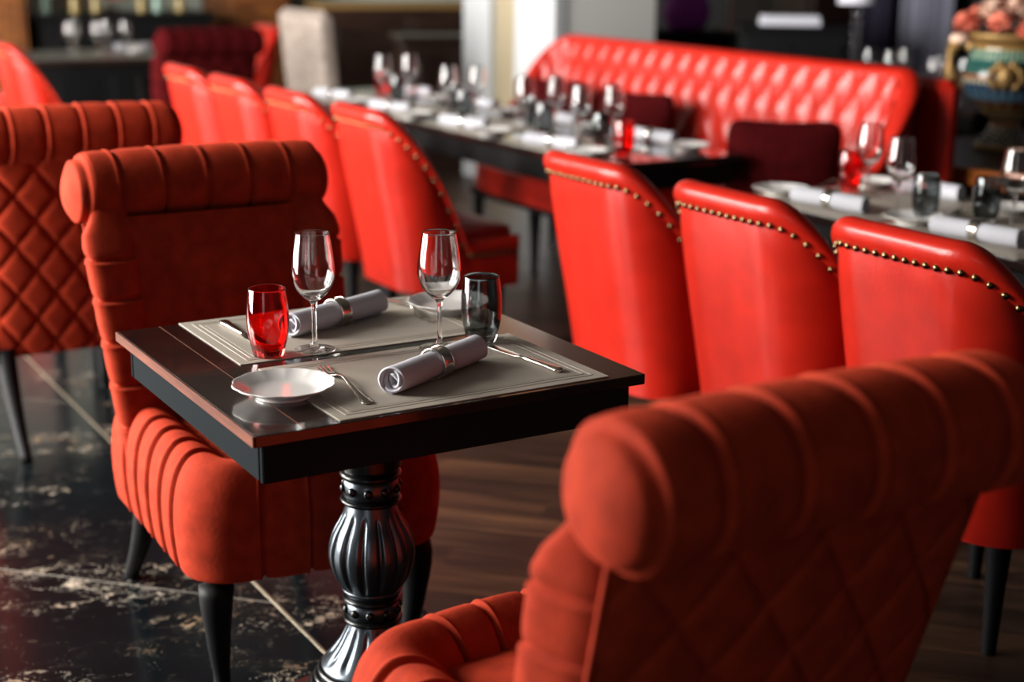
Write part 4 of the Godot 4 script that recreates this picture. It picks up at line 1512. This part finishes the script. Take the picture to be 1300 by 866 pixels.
func background() -> void:
	var y := TT + 0.001
	# right background: round table with the urn
	round_table(Vector3(3.78, 0, -1.52), 0.68)
	var vp := Vector3(3.64, 0.681, -1.82)
	majolica_vase(vp)
	var rng := RandomNumberGenerator.new()
	rng.seed = 7
	var bm := [blossom_mesh(rng, 0.052), blossom_mesh(rng, 0.046), blossom_mesh(rng, 0.040)]
	var ranks := ["leftmost", "second", "third", "fourth", "fifth", "sixth", "seventh", "eighth", "ninth", "tenth", "eleventh", "twelfth", "thirteenth", "fourteenth", "fifteenth", "rightmost"]
	var across := Vector3(0.75, 0, 0.66)     # left to right as the diners at the small table see it
	var spots := []
	for k in 16:
		var a := k * 2.39996
		var r := 0.215 * sqrt((k + 0.5) / 16.0)
		spots.append(Vector3(cos(a) * r, 0.605 - r * 0.62 + rng.randf_range(-0.015, 0.015), sin(a) * r))
	spots.sort_custom(func(p, q): return p.dot(across) < q.dot(across))
	for k in 16:
		var p: Vector3 = vp + spots[k]
		var f := thing("garden_flower", "%s flower%s of the coral and blush bunch in the painted urn" % [ranks[k], "" if k in [0, 15] else " from the left"], "flower", p, rng.randf() * TAU, "flowers in the painted urn")
		part("petals", bm[k % 3], M.coral if k % 4 != 3 else M.blush, f)
		var b := MB.new()
		var root: Vector3 = (vp + Vector3(spots[k].x * 0.25, 0.36, spots[k].z * 0.25)) - p
		var lr := root.rotated(Vector3.UP, -f.rotation.y)
		b.tube([Vector3(0, 0, 0), lr * 0.5 + Vector3(0, 0.02, 0), lr], [0.004, 0.004, 0.004], 6)
		part("stem", b, M.leaf, f)
	var turns := []
	for k in 8:
		turns.append(k * TAU / 8.0 + 0.3)
	turns.sort_custom(func(p, q): return Vector3(0, 0, 1).rotated(Vector3.UP, p).dot(across) < Vector3(0, 0, 1).rotated(Vector3.UP, q).dot(across))
	for k in 8:
		var b := MB.new()
		b.sheet(MB.lin(9), MB.lin(5), func(u, w):
			var x: float = (w - 0.5) * 2.0
			return Vector3(x * 0.032 * sin(0.15 + u * 2.9), 0.16 * u - 0.11 * u * u, 0.06 + 0.20 * u + 0.008 * x * x))
		solo("urn_leaf", b, M.leaf, "%s dark leaf%s under the flowers in the painted urn" % [ranks[k] if k < 7 else "rightmost", "" if k in [0, 7] else " from the left"], "leaf", vp + Vector3(0, 0.41, 0), turns[k], "leaves in the painted urn")
	var sb := MB.new()
	sb.lathe(curve([Vector2(0, 0), Vector2(0.012, 0.0), Vector2(0.04, 0.02), Vector2(0.050, 0.035), Vector2(0.044, 0.042), Vector2(0, 0.046)], 3), 24)
	var sd := solo("seed_head", sb, M.seed, "round dark seed head among the coral flowers in the urn", "seed head", vp + Vector3(-0.10, 0.54, 0.20))
	sd.rotation = Vector3(1.1, -0.7, 0)
	# laid table behind the sofa
	small_table("dark table with wine glasses behind the long quilted sofa", Vector3(4.55, 0, -3.08), 0.85, 1.3, 0.0)
	var gi := 0
	for p in [[4.42, -3.42], [4.55, -3.30], [4.40, -3.25], [4.22, -2.78], [4.34, -2.70], [4.36, -2.86]]:
		place("wineglass", "wineglass", "%s wine glass on the dark table behind the long quilted sofa" % ["left front", "left rear", "left middle", "right front", "right rear", "right middle"][gi], "wine glass", Vector3(p[0], y, p[1]), 0.0, "wine glasses behind the sofa")
		gi += 1
	place("napkin", "rolled_napkin", "rolled napkin on the dark table behind the long sofa, next to the urn", "napkin", Vector3(4.55, y, -2.45), 0.4)
	place("tub", "leather_chair", "dark red leather chair between the curtain and the painted urn", "chair", Vector3(5.25, 0, -2.95), -PI / 2)
	# sideboards on the right wall
	cabinet("sideboard", "black sideboard with white linen on top, beyond the long sofa", "sideboard", Vector3(5.05, 0, -4.75), 0.62, 1.0, 0.42, -0.6, M.black_wood, M.black_wood, 2)
	var nb := MB.new()
	for k in 3:
		nb.box(Vector3(0, 0.010 + 0.019 * k, 0), Vector3(0.36 - 0.01 * k, 0.019, 0.22), 0.008)
	solo("linen_stack", nb, M.linen_white, "folded white linen on the black sideboard beyond the sofa", "linen", Vector3(5.00, 1.0, -4.72), -0.6)
	cabinet("wall_cabinet", "black cabinet next to the grey pier, left of the black sideboard", "cabinet", Vector3(5.12, 0, -6.0), 0.9, 0.90, 0.45, -0.6, M.black_wood, M.black_wood, 2)
	cabinet("panel_cupboard", "brown wooden cupboard behind the crystal lamp by the right wall", "cupboard", Vector3(6.0, 0, -5.86), 0.9, 1.5, 0.4, -PI / 2, M.walnut, M.walnut, 2)
	crystal_lamp(Vector3(4.95, 0.7505, -4.10))
	small_table("little dark side table under the crystal lamp", Vector3(4.97, 0, -4.13), 0.36, 0.36, 0.0)
	var pb := MB.new()
	pb.lathe(curve([Vector2(0, 0), Vector2(0.05, 0.0), Vector2(0.045, 0.02), Vector2(0.018, 0.04), Vector2(0.022, 0.12), Vector2(0.016, 0.2), Vector2(0.026, 0.26), Vector2(0.02, 0.32), Vector2(0, 0.33)], 4), 24)
	solo("candlestick", pb, M.blush, "pale pink turned candlestick on the black cabinet beside the pier", "candlestick", Vector3(5.40, 0.90, -5.78))
	pb = MB.new()
	pb.lathe(curve([Vector2(0, 0), Vector2(0.09, 0.0), Vector2(0.14, 0.05), Vector2(0.16, 0.14), Vector2(0.12, 0.24), Vector2(0.05, 0.30), Vector2(0.06, 0.34), Vector2(0.045, 0.34), Vector2(0, 0.28)], 4), 36)
	solo("purple_vase", pb, M.purple, "round purple vase on the black cabinet next to the grey pier", "vase", Vector3(5.14, 0.90, -5.93))
	drape("heavy_curtain", "dark purple curtain on the right-hand wall beside the sheer one", M.curtain_purple, 6.12, -5.28, -5.02, 3)
	drape("sheer_curtain", "pale grey sheer curtain hanging on the right-hand wall", M.sheer, 6.12, -4.94, -4.48, 5)
	# left background: bar, laid table, cupboards, pale chair
	place("cream_tub", "cream_chair", "pale high-backed upholstered chair in front of the pale back wall", "chair", Vector3(2.70, 0, -5.95), PI / 2)
	cabinet("carved_cabinet", "dark brown wooden cabinet with a gilded top in front of the back wall", "cabinet", Vector3(4.05, 0, -8.1), 1.25, 1.02, 0.5, -0.2, M.walnut, M.gold, 2)
	cabinet("low_cabinet", "low dark wooden cabinet left of the white pilaster", "cabinet", Vector3(3.72, 0, -6.75), 0.6, 0.86, 0.4, -0.3, M.walnut, M.walnut, 1)
	cabinet("bar_counter", "dark bar counter with bottles along the back wall at the left", "counter", Vector3(2.26, 0, -9.3), 1.30, 0.92, 0.5, 0.0, M.black_wood, M.black_wood, 3)
	cabinet("oak_cupboard", "warm brown wooden cupboard at the upper left corner against the back wall", "cupboard", Vector3(0.85, 0, -9.2), 1.3, 1.4, 0.5, 0.0, M.oak, M.oak, 2)
	cabinet("tall_cupboard", "brown wooden cupboard on the back wall between the bar and the pale wall", "cupboard", Vector3(3.45, 0, -9.7), 0.62, 1.5, 0.4, 0.0, M.oak, M.oak, 1)
	var bi := 0
	for p in [[1.70, -9.22, 0.30, 0.04], [1.90, -9.15, 0.26, 0.035], [2.07, -9.2, 0.28, 0.035], [2.42, -9.2, 0.30, 0.036], [2.55, -9.22, 0.28, 0.036], [2.72, -9.2, 0.30, 0.038]]:
		bottle("bar_bottle", "%s bottle from the left on the dark bar counter" % ["first", "second", "third", "fourth", "fifth", "sixth"][bi], M.bottle_green if bi in [0, 4] else M.bottle_gold, Vector3(p[0], 0.92, p[1]), p[2], p[3], "bottles on the bar counter")
		bi += 1
	var sh := MB.new()
	sh.lathe([Vector2(0.17, 0.10), Vector2(0.165, 0.10), Vector2(0.12, 0.30), Vector2(0.125, 0.30), Vector2(0.17, 0.10)], 32)
	var lamp := thing("red_lamp", "small red-shaded table lamp on the dark bar counter", "lamp", Vector3(2.24, 0.9305, -9.42))
	part("shade", sh, M.red_shade, lamp)
	sh = MB.new()
	sh.lathe(curve([Vector2(0, 0), Vector2(0.06, 0.0), Vector2(0.05, 0.015), Vector2(0.012, 0.03), Vector2(0.012, 0.2), Vector2(0, 0.2)], 3), 20)
	part("base", sh, M.brass, lamp)
	small_table("dark laid table in front of the bar at the left", Vector3(1.45, 0, -7.35), 1.15, 0.9, 0.0)
	gi = 0
	for p in [[1.52, -7.2], [1.62, -7.36], [1.44, -7.42], [1.72, -7.28], [1.35, -7.2]]:
		place("wineglass", "wineglass", "%s wine glass on the laid table in front of the bar" % ["middle front", "right rear", "left rear", "rightmost", "leftmost"][gi], "wine glass", Vector3(p[0], y, p[1]), 0.0, "wine glasses before the bar")
		gi += 1
	place("plate", "plate", "white plate on the laid table in front of the bar", "plate", Vector3(1.82, y, -7.42))
	place("napkin", "rolled_napkin", "rolled napkin on the laid table in front of the bar", "napkin", Vector3(1.86, y, -7.58), 0.2)
	# the next table for two, behind the quilted chair at the left
	small_table("dark table for two in front of the quilted chair at the left edge", Vector3(-0.05, 0, -2.95), 0.7, 0.7, 0.0)
	place("wineglass", "wineglass", "wine glass at the left edge of the picture, over the quilted chair's back", "wine glass", Vector3(-0.02, y, -2.86))
	place("smoke_tumbler", "smoky_tumbler", "smoky tumbler at the left edge of the picture, over the quilted chair's back", "tumbler", Vector3(0.06, y, -2.93))
	place("napkin", "rolled_napkin", "rolled napkin at the left edge of the picture, over the quilted chair's back", "napkin", Vector3(0.03, y, -2.78), 0.3)
